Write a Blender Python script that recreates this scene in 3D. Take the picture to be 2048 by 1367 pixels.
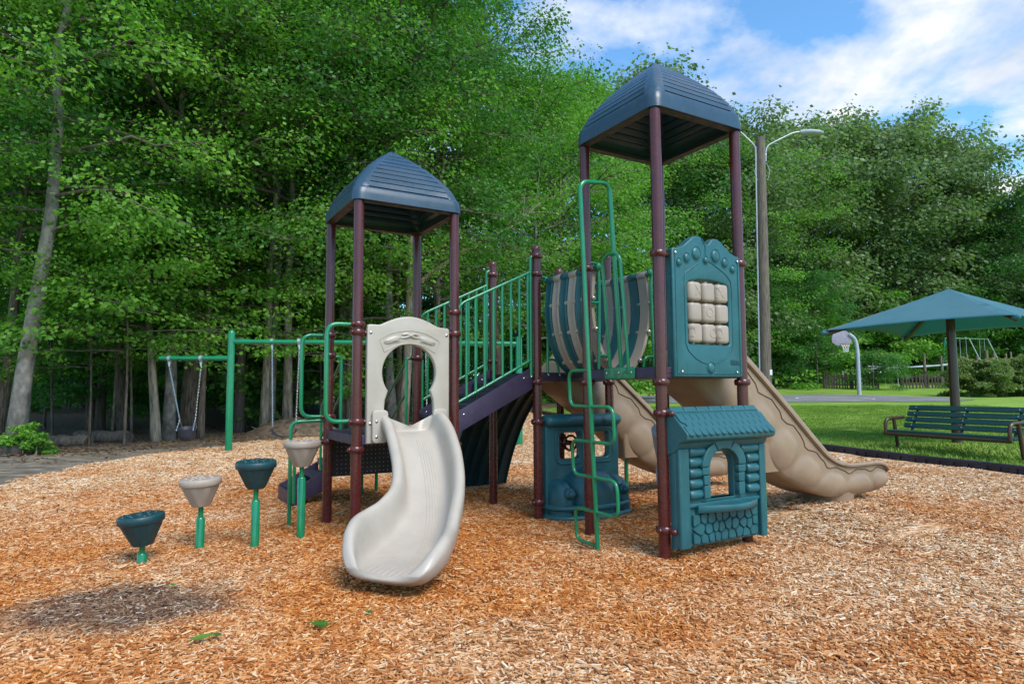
import bpy, bmesh, math, random
import numpy as np
from mathutils import Vector, Matrix, noise as mnoise

# ------------------------------------------------------------------ camera, world, sun, exposure
scene = bpy.context.scene
for o in list(bpy.data.objects): bpy.data.objects.remove(o)
COL = scene.collection
FPX, PITCH, ROLL, CAMH = 1275.575, 0.0752425, 0.0059989, 1.29868
cam_data = bpy.data.cameras.new('camera'); cam = bpy.data.objects.new('camera', cam_data); COL.objects.link(cam)
cam_data.sensor_width = 36.0; cam_data.lens = FPX/2048*36.0; cam_data.clip_end = 2000; cam_data.clip_start = 0.05
cam.matrix_world = Matrix.Translation((0, 0, CAMH)) @ Matrix.Rotation(math.pi/2+PITCH, 4, 'X') @ Matrix.Rotation(-ROLL, 4, 'Z')
scene.camera = cam
scene.view_settings.view_transform = 'Standard'
scene.view_settings.look = 'None'
scene.view_settings.gamma = 1.0
scene.view_settings.use_curve_mapping = False
scene.view_settings.exposure = 1.3
SUN_EL, SUN_AZ = math.radians(50), math.radians(146)      # azimuth clockwise from +Y (ahead of the camera)
sun_dir = Vector((math.sin(SUN_AZ)*math.cos(SUN_EL), math.cos(SUN_AZ)*math.cos(SUN_EL), math.sin(SUN_EL)))
world = bpy.data.worlds.new('World'); scene.world = world; world.use_nodes = True
wn = world.node_tree; wn.nodes.clear()
def wnode(t, **k):
    n = wn.nodes.new(t)
    for a, b in k.items(): setattr(n, a, b)
    return n
def build_world():
    L = wn.links.new
    out = wnode('ShaderNodeOutputWorld'); bg = wnode('ShaderNodeBackground'); bg.inputs['Strength'].default_value = 0.14
    sky = wnode('ShaderNodeTexSky', sky_type='NISHITA', sun_disc=False, sun_elevation=SUN_EL, sun_rotation=SUN_AZ)
    sky.air_density = 1.0; sky.dust_density = 0.6; sky.ozone_density = 1.6
    tc = wnode('ShaderNodeTexCoord'); sep = wnode('ShaderNodeSeparateXYZ'); L(tc.outputs['Generated'], sep.inputs[0])
    zz = wnode('ShaderNodeMath', operation='MAXIMUM'); L(sep.outputs['Z'], zz.inputs[0]); zz.inputs[1].default_value = 0.0
    za = wnode('ShaderNodeMath', operation='ADD'); L(zz.outputs[0], za.inputs[0]); za.inputs[1].default_value = 0.22
    dx = wnode('ShaderNodeMath', operation='DIVIDE'); L(sep.outputs['X'], dx.inputs[0]); L(za.outputs[0], dx.inputs[1])
    dy = wnode('ShaderNodeMath', operation='DIVIDE'); L(sep.outputs['Y'], dy.inputs[0]); L(za.outputs[0], dy.inputs[1])
    cmb = wnode('ShaderNodeCombineXYZ'); L(dx.outputs[0], cmb.inputs[0]); L(dy.outputs[0], cmb.inputs[1])
    mp = wnode('ShaderNodeMapping'); L(cmb.outputs[0], mp.inputs[0]); mp.inputs['Location'].default_value = (3.7, 1.3, 0.0); mp.inputs['Scale'].default_value = (1.0, 1.0, 1.0)
    n1 = wnode('ShaderNodeTexNoise'); L(mp.outputs[0], n1.inputs['Vector']); n1.inputs['Scale'].default_value = 2.1; n1.inputs['Detail'].default_value = 9; n1.inputs['Roughness'].default_value = 0.56; n1.inputs['Distortion'].default_value = 0.25
    r1 = wnode('ShaderNodeValToRGB'); L(n1.outputs['Fac'], r1.inputs[0])
    r1.color_ramp.elements[0].position = 0.49; r1.color_ramp.elements[0].color = (0, 0, 0, 1)
    r1.color_ramp.elements[1].position = 0.63; r1.color_ramp.elements[1].color = (1, 1, 1, 1)
    # cloud tone: white tops, greyer thick parts
    n2 = wnode('ShaderNodeTexNoise'); L(mp.outputs[0], n2.inputs['Vector']); n2.inputs['Scale'].default_value = 2.3; n2.inputs['Detail'].default_value = 6
    r2 = wnode('ShaderNodeValToRGB'); L(n2.outputs['Fac'], r2.inputs[0])
    r2.color_ramp.elements[0].position = 0.35; r2.color_ramp.elements[0].color = (1.95, 2.2, 2.6, 1)
    r2.color_ramp.elements[1].position = 0.62; r2.color_ramp.elements[1].color = (3.2, 3.25, 3.4, 1)
    tint = wnode('ShaderNodeMix', data_type='RGBA', blend_type='MULTIPLY'); tint.inputs['Factor'].default_value = 1.0
    L(sky.outputs[0], tint.inputs['A']); tint.inputs['B'].default_value = (0.49, 0.75, 0.86, 1)
    mx = wnode('ShaderNodeMix', data_type='RGBA'); L(r1.outputs[0], mx.inputs['Factor']); L(tint.outputs['Result'], mx.inputs['A']); L(r2.outputs[0], mx.inputs['B'])
    L(mx.outputs['Result'], bg.inputs['Color']); L(bg.outputs[0], out.inputs[0])
build_world()
sd = bpy.data.lights.new('sun', 'SUN'); sd.energy = 1.5; sd.angle = math.radians(30); sd.color = (1.0, 0.95, 0.88)
sun = bpy.data.objects.new('sun', sd); COL.objects.link(sun)
sun.rotation_euler = (-sun_dir).to_track_quat('-Z', 'Y').to_euler(); sun.location = (6, -4, 14)

# ------------------------------------------------------------------ frames of reference
GX, GY, TH, S, A = -0.2159845, 7.1665063, 0.5339673, 0.9144, 1.7425   # play-structure grid (u towards camera, v to the right)
def g2w(u, v, z=0.0):
    return Vector((GX+v*math.cos(TH)+u*math.sin(TH), GY+v*math.sin(TH)-u*math.cos(TH), z))
def LU(u, v, z): return (v, -u, z)           # grid -> local coordinates of the play structure
def sstep(a, b, x):
    t = min(1, max(0, (x-a)/(b-a))); return t*t*(3-2*t)
F1 = g2w(2.3, 2.6); F2 = g2w(0.6, 2.45)
def G(x, y):                                  # terrain height
    z = (0.033*max(0, y-12)+0.02*max(0, min(y, 60)-40))*sstep(-6, 4, x)+0.012*max(0, y-16)*(1-sstep(-6, 4, x))
    z += 0.14*math.exp(-((x-F1.x)**2+(y-F1.y)**2)/0.9)+0.05*math.exp(-((x-F2.x)**2+(y-F2.y)**2)/0.7)
    z += 0.012*mnoise.noise(Vector((x*1.1, y*1.1, 3.1)))+(0.014*mnoise.noise(Vector((x*3.1, y*3.1, 1.2))) if 0 < y < 12 else 0)+0.02*mnoise.noise(Vector((x*.35, y*.35, 7.7)))*sstep(6, 14, y)
    return z
def ray(px, py):
    X = (px-1024)/FPX; Y = -(py-683.5)/FPX; cr, sr = math.cos(ROLL), math.sin(ROLL)
    X, Y = cr*X+sr*Y, -sr*X+cr*Y
    c, s = math.cos(PITCH), math.sin(PITCH)
    return Vector((X, c-Y*s, s+Y*c))
def at(px, py, Y):                            # point of the place at depth Y
    r = ray(px, py); return Vector((0, 0, CAMH))+r*(Y/r.y)

# ------------------------------------------------------------------ materials
MATS = {}
def nt(name):
    m = bpy.data.materials.new(name); m.use_nodes = True; m.node_tree.nodes.clear(); MATS[name] = m
    return m, m.node_tree
def N(t, ty, **k):
    n = t.nodes.new(ty)
    for a, b in k.items():
        if a in ('operation', 'data_type', 'blend_type', 'attribute_name', 'attribute_type', 'feature', 'interpolation', 'distance'): setattr(n, a, b)
        else: n.inputs[a].default_value = b
    return n
def ramp(t, fac, stops):
    r = t.nodes.new('ShaderNodeValToRGB'); e = r.color_ramp.elements
    while len(e) < len(stops): e.new(0.5)
    for i, (p, c) in enumerate(stops): e[i].position = p; e[i].color = (*c, 1)
    t.links.new(fac, r.inputs[0]); return r.outputs[0]
def mat_basic(name, col, rough=0.4, var=0.12, bump=0.0, bscale=60, metal=0.0, coat=0.0, scale=3.0, wear=None, wearamt=0.0, stretch=(1, 1, 1), spec=0.5):
    m, t = nt(name); L = t.links.new
    out = t.nodes.new('ShaderNodeOutputMaterial'); b = t.nodes.new('ShaderNodeBsdfPrincipled'); L(b.outputs[0], out.inputs[0])
    geo = t.nodes.new('ShaderNodeTexCoord'); mp = t.nodes.new('ShaderNodeMapping'); mp.inputs['Scale'].default_value = stretch; L(geo.outputs['Object'], mp.inputs[0])
    n1 = N(t, 'ShaderNodeTexNoise', Scale=scale, Detail=6.0, Roughness=0.6); L(mp.outputs[0], n1.inputs['Vector'])
    c0 = tuple(max(0, c*(1-var*1.6)) for c in col); c1 = tuple(min(1, c*(1+var*1.6)) for c in col)
    colr = ramp(t, n1.outputs['Fac'], [(0.3, c0), (0.7, c1)])
    if wear:
        n3 = N(t, 'ShaderNodeTexNoise', Scale=scale*3.3, Detail=9.0, Roughness=0.72); L(mp.outputs[0], n3.inputs['Vector'])
        msk = ramp(t, n3.outputs['Fac'], [(0.56, (0, 0, 0)), (0.72, (wearamt,)*3)])
        mx = N(t, 'ShaderNodeMix', data_type='RGBA'); L(msk, mx.inputs['Factor']); L(colr, mx.inputs['A']); mx.inputs['B'].default_value = (*wear, 1); colr = mx.outputs['Result']
    L(colr, b.inputs['Base Color'])
    n4 = N(t, 'ShaderNodeTexNoise', Scale=scale*5, Detail=4.0); L(mp.outputs[0], n4.inputs['Vector'])
    rr = ramp(t, n4.outputs['Fac'], [(0.3, (rough*0.8,)*3), (0.7, (min(1, rough*1.25),)*3)]); L(rr, b.inputs['Roughness'])
    b.inputs['Metallic'].default_value = metal; b.inputs['Coat Weight'].default_value = coat; b.inputs['Coat Roughness'].default_value = 0.08
    b.inputs['Specular IOR Level'].default_value = spec
    if bump:
        n2 = N(t, 'ShaderNodeTexNoise', Scale=bscale, Detail=5.0, Roughness=0.65); L(mp.outputs[0], n2.inputs['Vector'])
        bp = N(t, 'ShaderNodeBump', Strength=bump, Distance=0.01); L(n2.outputs['Fac'], bp.inputs['Height']); L(bp.outputs[0], b.inputs['Normal'])
    return m
mat_basic('maroon', (0.078, 0.013, 0.013), 0.26, 0.10, coat=0.15, wear=(0.16, 0.10, 0.09), wearamt=0.25, scale=5)
mat_basic('green', (0.004, 0.190, 0.078), 0.22, 0.08, coat=0.4, wear=(0.05, 0.26, 0.16), wearamt=0.25, scale=6)
mat_basic('teal', (0.016, 0.100, 0.116), 0.36, 0.10, bump=0.06, bscale=220, wear=(0.06, 0.17, 0.19), wearamt=0.35, scale=5)
mat_basic('teal_dark', (0.006, 0.045, 0.055), 0.42, 0.10, bump=0.06, bscale=220, wear=(0.05, 0.12, 0.13), wearamt=0.35, scale=5)
mat_basic('roof_blue', (0.022, 0.056, 0.094), 0.34, 0.08, bump=0.05, bscale=160, wear=(0.06, 0.10, 0.14), wearamt=0.3, scale=4)
mat_basic('roof_inside', (0.020, 0.024, 0.032), 0.6, 0.1, bump=0.05, bscale=120)
mat_basic('tan', (0.285, 0.196, 0.128), 0.38, 0.07, bump=0.05, bscale=200, wear=(0.45, 0.34, 0.25), wearamt=0.3, scale=4)
mat_basic('beige', (0.43, 0.375, 0.315), 0.36, 0.05, bump=0.05, bscale=200, wear=(0.32, 0.27, 0.22), wearamt=0.25, scale=4)
mat_basic('block', (0.36, 0.29, 0.235), 0.42, 0.06, bump=0.05, bscale=200, wear=(0.29, 0.22, 0.17), wearamt=0.2, scale=6)
mat_basic('plum', (0.036, 0.024, 0.055), 0.42, 0.12, bump=0.12, bscale=180, wear=(0.12, 0.09, 0.14), wearamt=0.4, scale=5)
mat_basic('plum_dark', (0.010, 0.008, 0.013), 0.5, 0.12)
mat_basic('deck_top', (0.026, 0.024, 0.040), 0.55, 0.15, bump=0.25, bscale=150, wear=(0.20, 0.17, 0.14), wearamt=0.5, scale=6)
mat_basic('chrome', (0.55, 0.55, 0.56), 0.25, 0.1, metal=1.0)
mat_basic('galv', (0.42, 0.44, 0.46), 0.45, 0.12, metal=0.7, scale=8)
mat_basic('galv_paint', (0.36, 0.40, 0.44), 0.45, 0.10, scale=6)
mat_basic('rubber', (0.022, 0.022, 0.032), 0.5, 0.15, wear=(0.10, 0.09, 0.09), wearamt=0.4)
mat_basic('brown_metal', (0.060, 0.026, 0.014), 0.38, 0.15, coat=0.2, scale=6)
mat_basic('slat_green', (0.010, 0.060, 0.058), 0.5, 0.15, bump=0.2, bscale=120, stretch=(0.3, 4, 4))
mat_basic('border', (0.018, 0.016, 0.034), 0.45, 0.15, bump=0.1, bscale=120, wear=(0.08, 0.075, 0.10), wearamt=0.5)
mat_basic('border_dark', (0.006, 0.006, 0.011), 0.6, 0.15)
mat_basic('old_wood', (0.15, 0.115, 0.085), 0.85, 0.35, bump=0.8, bscale=30, stretch=(5, 5, 0.35), scale=6)
mat_basic('pole_wood', (0.135, 0.108, 0.082), 0.85, 0.42, bump=1.0, bscale=30, stretch=(5, 5, 0.30), scale=9)
mat_basic('dark_wood', (0.060, 0.042, 0.034), 0.9, 0.35, bump=0.8, bscale=30, stretch=(5, 5, 0.35), scale=6)
mat_basic('backboard', (0.24, 0.22, 0.27), 0.5, 0.1, scale=6)
mat_basic('orange', (0.55, 0.10, 0.03), 0.4)
mat_basic('white', (0.75, 0.75, 0.74), 0.5, 0.06)
mat_basic('asphalt', (0.19, 0.185, 0.195), 0.9, 0.16, bump=0.6, bscale=40, scale=0.6)
mat_basic('line_paint', (0.55, 0.55, 0.55), 0.8, 0.3, scale=3)
mat_basic('dirt_path', (0.165, 0.132, 0.098), 0.95, 0.50, bump=1.0, bscale=45, scale=2.6, stretch=(.8, 1.6, 1), wear=(0.12, 0.12, 0.055), wearamt=0.9)
mat_basic('litter', (0.12, 0.082, 0.052), 0.95, 0.45, bump=1.0, bscale=18, scale=6, wear=(0.28, 0.19, 0.12), wearamt=0.7)
mat_basic('bark_grey', (0.20, 0.178, 0.155), 0.9, 0.42, bump=1.0, bscale=14, scale=6, stretch=(1, 1, .6), wear=(0.08, 0.07, 0.06), wearamt=0.8)
mat_basic('bark_brown', (0.125, 0.092, 0.068), 0.95, 0.6, bump=1.8, bscale=9, stretch=(4, 4, 0.5), scale=7, wear=(0.24, 0.20, 0.16), wearamt=0.7)
mat_basic('bark_pale', (0.25, 0.205, 0.155), 0.9, 0.5, bump=1.0, bscale=12, stretch=(3, 3, 0.5), scale=5, wear=(0.15, 0.10, 0.07), wearamt=0.8)
mat_basic('bark_dark', (0.10, 0.08, 0.065), 0.95, 0.4, bump=1.2, bscale=12, stretch=(4, 4, 0.45), scale=5)
mat_basic('twig', (0.30, 0.24, 0.17), 0.9, 0.4, scale=8)

def mat_canopy():
    m, t = nt('canopy'); L = t.links.new
    out = t.nodes.new('ShaderNodeOutputMaterial'); b = t.nodes.new('ShaderNodeBsdfPrincipled'); tr = t.nodes.new('ShaderNodeBsdfTranslucent'); mx = t.nodes.new('ShaderNodeMixShader'); mx.inputs[0].default_value = 0.45
    tc = t.nodes.new('ShaderNodeTexCoord'); n = N(t, 'ShaderNodeTexNoise', Scale=2.0, Detail=5.0); L(tc.outputs['Object'], n.inputs['Vector'])
    c = ramp(t, n.outputs['Fac'], [(0.3, (0.045, 0.220, 0.290)), (0.7, (0.060, 0.265, 0.340))])
    L(c, b.inputs['Base Color']); b.inputs['Roughness'].default_value = 0.6; b.inputs['Sheen Weight'].default_value = 0.3
    tr.inputs['Color'].default_value = (0.010, 0.36, 0.34, 1)
    w = N(t, 'ShaderNodeTexWave', Scale=60.0); L(tc.outputs['Object'], w.inputs['Vector'])
    bp = N(t, 'ShaderNodeBump', Strength=0.15, Distance=0.005); L(w.outputs['Fac'], bp.inputs['Height']); L(bp.outputs[0], b.inputs['Normal'])
    L(b.outputs[0], mx.inputs[1]); L(tr.outputs[0], mx.inputs[2]); L(mx.outputs[0], out.inputs[0])
mat_canopy()
def mat_leaf(name, dark, mid, light, trans=0.45):
    m, t = nt(name); L = t.links.new
    out = t.nodes.new('ShaderNodeOutputMaterial'); b = t.nodes.new('ShaderNodeBsdfPrincipled'); tr = t.nodes.new('ShaderNodeBsdfTranslucent'); mx = t.nodes.new('ShaderNodeMixShader'); mx.inputs[0].default_value = trans
    at_ = N(t, 'ShaderNodeAttribute', attribute_name='lv'); oi = t.nodes.new('ShaderNodeObjectInfo')
    add = N(t, 'ShaderNodeMath', operation='MULTIPLY_ADD'); L(oi.outputs['Random'], add.inputs[0]); add.inputs[1].default_value = 0.30; L(at_.outputs['Fac'], add.inputs[2])
    sb = N(t, 'ShaderNodeMath', operation='SUBTRACT'); L(add.outputs[0], sb.inputs[0]); sb.inputs[1].default_value = 0.15
    c = ramp(t, sb.outputs[0], [(0.05, dark), (0.5, mid), (0.95, light)])
    L(c, b.inputs['Base Color']); b.inputs['Roughness'].default_value = 0.42; b.inputs['Specular IOR Level'].default_value = 0.4
    tl = N(t, 'ShaderNodeMix', data_type='RGBA', blend_type='MULTIPLY'); tl.inputs['Factor'].default_value = 1; L(c, tl.inputs['A']); tl.inputs['B'].default_value = (1.35, 1.6, 0.65, 1)
    L(tl.outputs['Result'], tr.inputs['Color'])
    L(b.outputs[0], mx.inputs[1]); L(tr.outputs[0], mx.inputs[2]); L(mx.outputs[0], out.inputs[0])
mat_leaf('leaf_maple', (0.040, 0.135, 0.014), (0.092, 0.240, 0.026), (0.205, 0.385, 0.050))
mat_leaf('leaf_deep', (0.030, 0.115, 0.020), (0.066, 0.195, 0.036), (0.132, 0.295, 0.062))
mat_leaf('leaf_oak', (0.070, 0.130, 0.045), (0.135, 0.210, 0.080), (0.225, 0.305, 0.135), 0.40)
mat_leaf('leaf_blue', (0.040, 0.085, 0.045), (0.090, 0.150, 0.085), (0.170, 0.235, 0.140), 0.25)
mat_leaf('leaf_bright', (0.058, 0.175, 0.018), (0.118, 0.285, 0.034), (0.235, 0.425, 0.060))
mat_leaf('leaf_bush', (0.055, 0.110, 0.025), (0.110, 0.190, 0.040), (0.230, 0.260, 0.080), 0.35)

def mat_chips(name, sheet=False):
    m, t = nt(name); L = t.links.new
    out = t.nodes.new('ShaderNodeOutputMaterial'); b = t.nodes.new('ShaderNodeBsdfPrincipled'); L(b.outputs[0], out.inputs[0])
    geo = t.nodes.new('ShaderNodeNewGeometry')
    if sheet:
        vo = N(t, 'ShaderNodeTexVoronoi', Scale=38.0); mp = t.nodes.new('ShaderNodeMapping'); mp.inputs['Scale'].default_value = (0.55, 1.6, 1); L(geo.outputs['Position'], mp.inputs[0]); L(mp.outputs[0], vo.inputs['Vector'])
        sp = t.nodes.new('ShaderNodeSeparateColor'); L(vo.outputs['Color'], sp.inputs[0]); val = sp.outputs[0]
        bp = N(t, 'ShaderNodeBump', Strength=0.8, Distance=0.02); L(vo.outputs['Distance'], bp.inputs['Height']); L(bp.outputs[0], b.inputs['Normal'])
    else:
        at_ = N(t, 'ShaderNodeAttribute', attribute_name='lv'); val = at_.outputs['Fac']
    # broad weathering: fresh orange versus bleached tan
    n1 = N(t, 'ShaderNodeTexNoise', Scale=0.55, Detail=5.0, Roughness=0.62); L(geo.outputs['Position'], n1.inputs['Vector'])
    sx = t.nodes.new('ShaderNodeSeparateXYZ'); L(geo.outputs['Position'], sx.inputs[0])
    # bleached further from the equipment: distance from (-0.4, 5.6)
    vm = N(t, 'ShaderNodeVectorMath', operation='DISTANCE'); L(geo.outputs['Position'], vm.inputs[0]); vm.inputs[1].default_value = (-1.2, 6.2, 0)
    mr = t.nodes.new('ShaderNodeMapRange'); L(vm.outputs['Value'], mr.inputs['Value']); mr.inputs['From Min'].default_value = 1.5; mr.inputs['From Max'].default_value = 5.5; mr.inputs['To Min'].default_value = -0.10; mr.inputs['To Max'].default_value = 0.13
    ad = N(t, 'ShaderNodeMath', operation='ADD'); L(n1.outputs['Fac'], ad.inputs[0]); L(mr.outputs[0], ad.inputs[1])
    age = ramp(t, ad.outputs[0], [(0.40, (0, 0, 0)), (0.64, (1, 1, 1))])
    fresh = ramp(t, val, [(0.0, (0.24, 0.068, 0.014)), (0.25, (0.42, 0.125, 0.022)), (0.6, (0.56, 0.205, 0.046)), (0.85, (0.64, 0.32, 0.11)), (1.0, (0.74, 0.52, 0.30))])
    old = ramp(t, val, [(0.0, (0.24, 0.11, 0.042)), (0.22, (0.46, 0.205, 0.075)), (0.5, (0.60, 0.36, 0.175)), (0.78, (0.70, 0.51, 0.32)), (1.0, (0.80, 0.70, 0.56))])
    mx = N(t, 'ShaderNodeMix', data_type='RGBA'); L(age, mx.inputs['Factor']); L(fresh, mx.inputs['A']); L(old, mx.inputs['B'])
    # dark wet stain in front of the lowest stepping pod
    vs = N(t, 'ShaderNodeVectorMath', operation='SUBTRACT'); L(geo.outputs['Position'], vs.inputs[0]); vs.inputs[1].default_value = (-2.33, 3.86, 0)
    vt = N(t, 'ShaderNodeVectorMath', operation='MULTIPLY'); L(vs.outputs[0], vt.inputs[0]); vt.inputs[1].default_value = (1/0.66, 1/0.46, 0)
    vl = N(t, 'ShaderNodeVectorMath', operation='LENGTH'); L(vt.outputs[0], vl.inputs[0])
    n5 = N(t, 'ShaderNodeTexNoise', Scale=4.0, Detail=4.0); L(geo.outputs['Position'], n5.inputs['Vector'])
    sm = N(t, 'ShaderNodeMath', operation='MULTIPLY_ADD'); L(n5.outputs['Fac'], sm.inputs[0]); sm.inputs[1].default_value = 0.9; L(vl.outputs['Value'], sm.inputs[2])
    stain = ramp(t, sm.outputs[0], [(0.0, (1, 1, 1)), (0.98, (0.92, 0.92, 0.92)), (1.0, (0.9, 0.9, 0.9))])
    st = t.nodes.new('ShaderNodeMapRange'); L(sm.outputs[0], st.inputs['Value']); st.inputs['From Min'].default_value = 1.12; st.inputs['From Max'].default_value = 1.66; st.inputs['To Min'].default_value = 0.80; st.inputs['To Max'].default_value = 0.0
    wet = ramp(t, val, [(0.0, (0.045, 0.030, 0.022)), (0.6, (0.120, 0.082, 0.060)), (0.9, (0.20, 0.15, 0.12)), (1.0, (0.5, 0.42, 0.36))])
    m2 = N(t, 'ShaderNodeMix', data_type='RGBA'); L(st.outputs[0], m2.inputs['Factor']); L(mx.outputs['Result'], m2.inputs['A']); L(wet, m2.inputs['B'])
    L(m2.outputs['Result'], b.inputs['Base Color']); b.inputs['Roughness'].default_value = 0.8; b.inputs['Specular IOR Level'].default_value = 0.25
mat_chips('chips'); mat_chips('mulch_sheet', True)
def mat_grass(name, blades):
    m, t = nt(name); L = t.links.new
    out = t.nodes.new('ShaderNodeOutputMaterial'); b = t.nodes.new('ShaderNodeBsdfPrincipled'); L(b.outputs[0], out.inputs[0])
    geo = t.nodes.new('ShaderNodeNewGeometry')
    n1 = N(t, 'ShaderNodeTexNoise', Scale=0.35, Detail=6.0, Roughness=0.65); L(geo.outputs['Position'], n1.inputs['Vector'])
    n2 = N(t, 'ShaderNodeTexNoise', Scale=14.0, Detail=4.0); L(geo.outputs['Position'], n2.inputs['Vector'])
    ad = N(t, 'ShaderNodeMath', operation='MULTIPLY_ADD'); L(n2.outputs['Fac'], ad.inputs[0]); ad.inputs[1].default_value = 0.5; L(n1.outputs['Fac'], ad.inputs[2])
    v = ad.outputs[0]
    if blades:
        at_ = N(t, 'ShaderNodeAttribute', attribute_name='lv'); a2 = N(t, 'ShaderNodeMath', operation='MULTIPLY_ADD'); L(at_.outputs['Fac'], a2.inputs[0]); a2.inputs[1].default_value = 0.35; L(v, a2.inputs[2]); a3 = N(t, 'ShaderNodeMath', operation='SUBTRACT'); L(a2.outputs[0], a3.inputs[0]); a3.inputs[1].default_value = 0.17; v = a3.outputs[0]
    c = ramp(t, v, [(0.45, (0.100, 0.205, 0.022)), (0.75, (0.175, 0.300, 0.036)), (1.0, (0.290, 0.380, 0.080))])
    L(c, b.inputs['Base Color']); b.inputs['Roughness'].default_value = 0.75; b.inputs['Specular IOR Level'].default_value = 0.2
    if not blades:
        bp = N(t, 'ShaderNodeBump', Strength=0.7, Distance=0.04); L(n2.outputs['Fac'], bp.inputs['Height']); L(bp.outputs[0], b.inputs['Normal'])
mat_grass('grass_sheet', False); mat_grass('grass_blade', True)

# ------------------------------------------------------------------ mesh helpers
def mesh_obj(name, verts, faces, mat, parent=None, smooth=30, bevel=0.0, seg=2, attr=None):
    me = bpy.data.meshes.new(name); me.from_pydata([tuple(v) for v in verts], [], [tuple(f) for f in faces]); me.update()
    if attr is not None:
        a = me.attributes.new('lv', 'FLOAT', 'POINT'); a.data.foreach_set('value', np.asarray(attr, dtype=np.float32))
    return mk(name, me, mat, parent, smooth, bevel, seg)
def mk(name, me, mat, parent=None, smooth=30, bevel=0.0, seg=2):
    if smooth:
        me.polygons.foreach_set('use_smooth', [True]*len(me.polygons))
        me.set_sharp_from_angle(angle=math.radians(smooth))
    if mat and len(me.materials) == 0: me.materials.append(MATS[mat])
    o = bpy.data.objects.new(name, me); COL.objects.link(o)
    if parent: o.parent = parent
    if bevel:
        md = o.modifiers.new('bevel', 'BEVEL'); md.width = bevel; md.segments = seg; md.limit_method = 'ANGLE'; md.angle_limit = math.radians(35)
    return o
def empty(name, loc=(0, 0, 0), rz=0.0):
    o = bpy.data.objects.new(name, None); COL.objects.link(o); o.location = loc; o.rotation_euler = (0, 0, rz); o.empty_display_size = 0.2
    return o
def tag(o, label=None, cat=None, group=None, kind=None):
    for k, v in (('label', label), ('category', cat), ('group', group), ('kind', kind)):
        if v: o[k] = v
    return o
def dup(o, parent=None):
    c = o.copy(); COL.objects.link(c)
    if parent: c.parent = parent
    return c
def dup_tree(o, parent=None):
    c = dup(o, parent)
    for ch in o.children: dup_tree(ch, c)
    return c
class MB:
    def __init__(s): s.v = []; s.f = []
    def add(s, v, f):
        n = len(s.v); s.v += [tuple(p) for p in v]; s.f += [tuple(i+n for i in q) for q in f]; return s
    def box(s, c, d, M=None):
        x, y, z = d[0]/2, d[1]/2, d[2]/2
        v = [Vector((a, b, e)) for a in (-x, x) for b in (-y, y) for e in (-z, z)]
        if M is not None: v = [M @ p for p in v]
        v = [p+Vector(c) for p in v]
        return s.add(v, [(0, 1, 3, 2), (4, 6, 7, 5), (0, 4, 5, 1), (2, 3, 7, 6), (0, 2, 6, 4), (1, 5, 7, 3)])
    def tube(s, pts, r, n=10, cap=True, closed=False):
        pts = [Vector(p) for p in pts]; m = len(pts)
        rs = r if isinstance(r, (list, tuple)) else [r]*m
        rings = []; up = None
        for i, p in enumerate(pts):
            if closed: d = pts[(i+1) % m]-pts[i-1]
            else: d = pts[min(i+1, m-1)]-pts[max(i-1, 0)]
            d.normalize()
            if up is None: up = d.orthogonal().normalized()
            up = (up-d*up.dot(d))
            if up.length < 1e-6: up = d.orthogonal()
            up.normalize(); w = d.cross(up)
            rings.append([p+(up*math.cos(2*math.pi*k/n)+w*math.sin(2*math.pi*k/n))*rs[i] for k in range(n)])
        v = [q for rg in rings for q in rg]; f = []
        for i in range(m if closed else m-1):
            j = (i+1) % m
            for k in range(n): f.append((i*n+k, i*n+(k+1) % n, j*n+(k+1) % n, j*n+k))
        if cap and not closed: f += [tuple(range(n))[::-1], tuple((m-1)*n+k for k in range(n))]
        return s.add(v, f)
    def lathe(s, prof, n=20, c=(0, 0, 0), M=None):
        v = []; f = []
        for r, z in prof:
            for k in range(n): v.append(Vector((r*math.cos(2*math.pi*k/n), r*math.sin(2*math.pi*k/n), z)))
        for i in range(len(prof)-1):
            for k in range(n): f.append((i*n+k, i*n+(k+1) % n, (i+1)*n+(k+1) % n, (i+1)*n+k))
        f += [tuple(range(n))[::-1], tuple((len(prof)-1)*n+k for k in range(n))]
        if M is not None: v = [M @ p for p in v]
        return s.add([p+Vector(c) for p in v], f)
    def ell(s, c, r, M=None, nu=16, nv=10):
        prof = [(math.sin(math.pi*i/nv), -math.cos(math.pi*i/nv)) for i in range(nv+1)]
        prof[0] = (0.01, -1); prof[-1] = (0.01, 1)
        MM = Matrix.Diagonal((*r,)) if M is None else M.to_3x3() @ Matrix.Diagonal((*r,))
        return s.lathe(prof, nu, c, MM)
    def loft(s, loops, cap=True):
        n = len(loops[0]); v = [p for l in loops for p in l]; f = []
        for i in range(len(loops)-1):
            for k in range(n): f.append((i*n+k, i*n+(k+1) % n, (i+1)*n+(k+1) % n, (i+1)*n+k))
        if cap: f += [tuple(range(n))[::-1], tuple((len(loops)-1)*n+k for k in range(n))]
        return s.add(v, f)
    def build(s, name, mat, parent=None, smooth=40, bevel=0.0, seg=2):
        return mesh_obj(name, s.v, s.f, mat, parent, smooth, bevel, seg)
def bend(pts, r=0.06, n=6):                  # round the corners of a polyline
    pts = [Vector(p) for p in pts]; out = [pts[0]]
    for i in range(1, len(pts)-1):
        a, b, c = pts[i-1], pts[i], pts[i+1]
        d1 = (a-b); d2 = (c-b); rr = min(r, d1.length*.48, d2.length*.48)
        p0 = b+d1.normalized()*rr; p2 = b+d2.normalized()*rr
        for k in range(n+1):
            t = k/n; out.append(p0*(1-t)**2+b*2*t*(1-t)+p2*t*t)
    out.append(pts[-1]); return out
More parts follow.
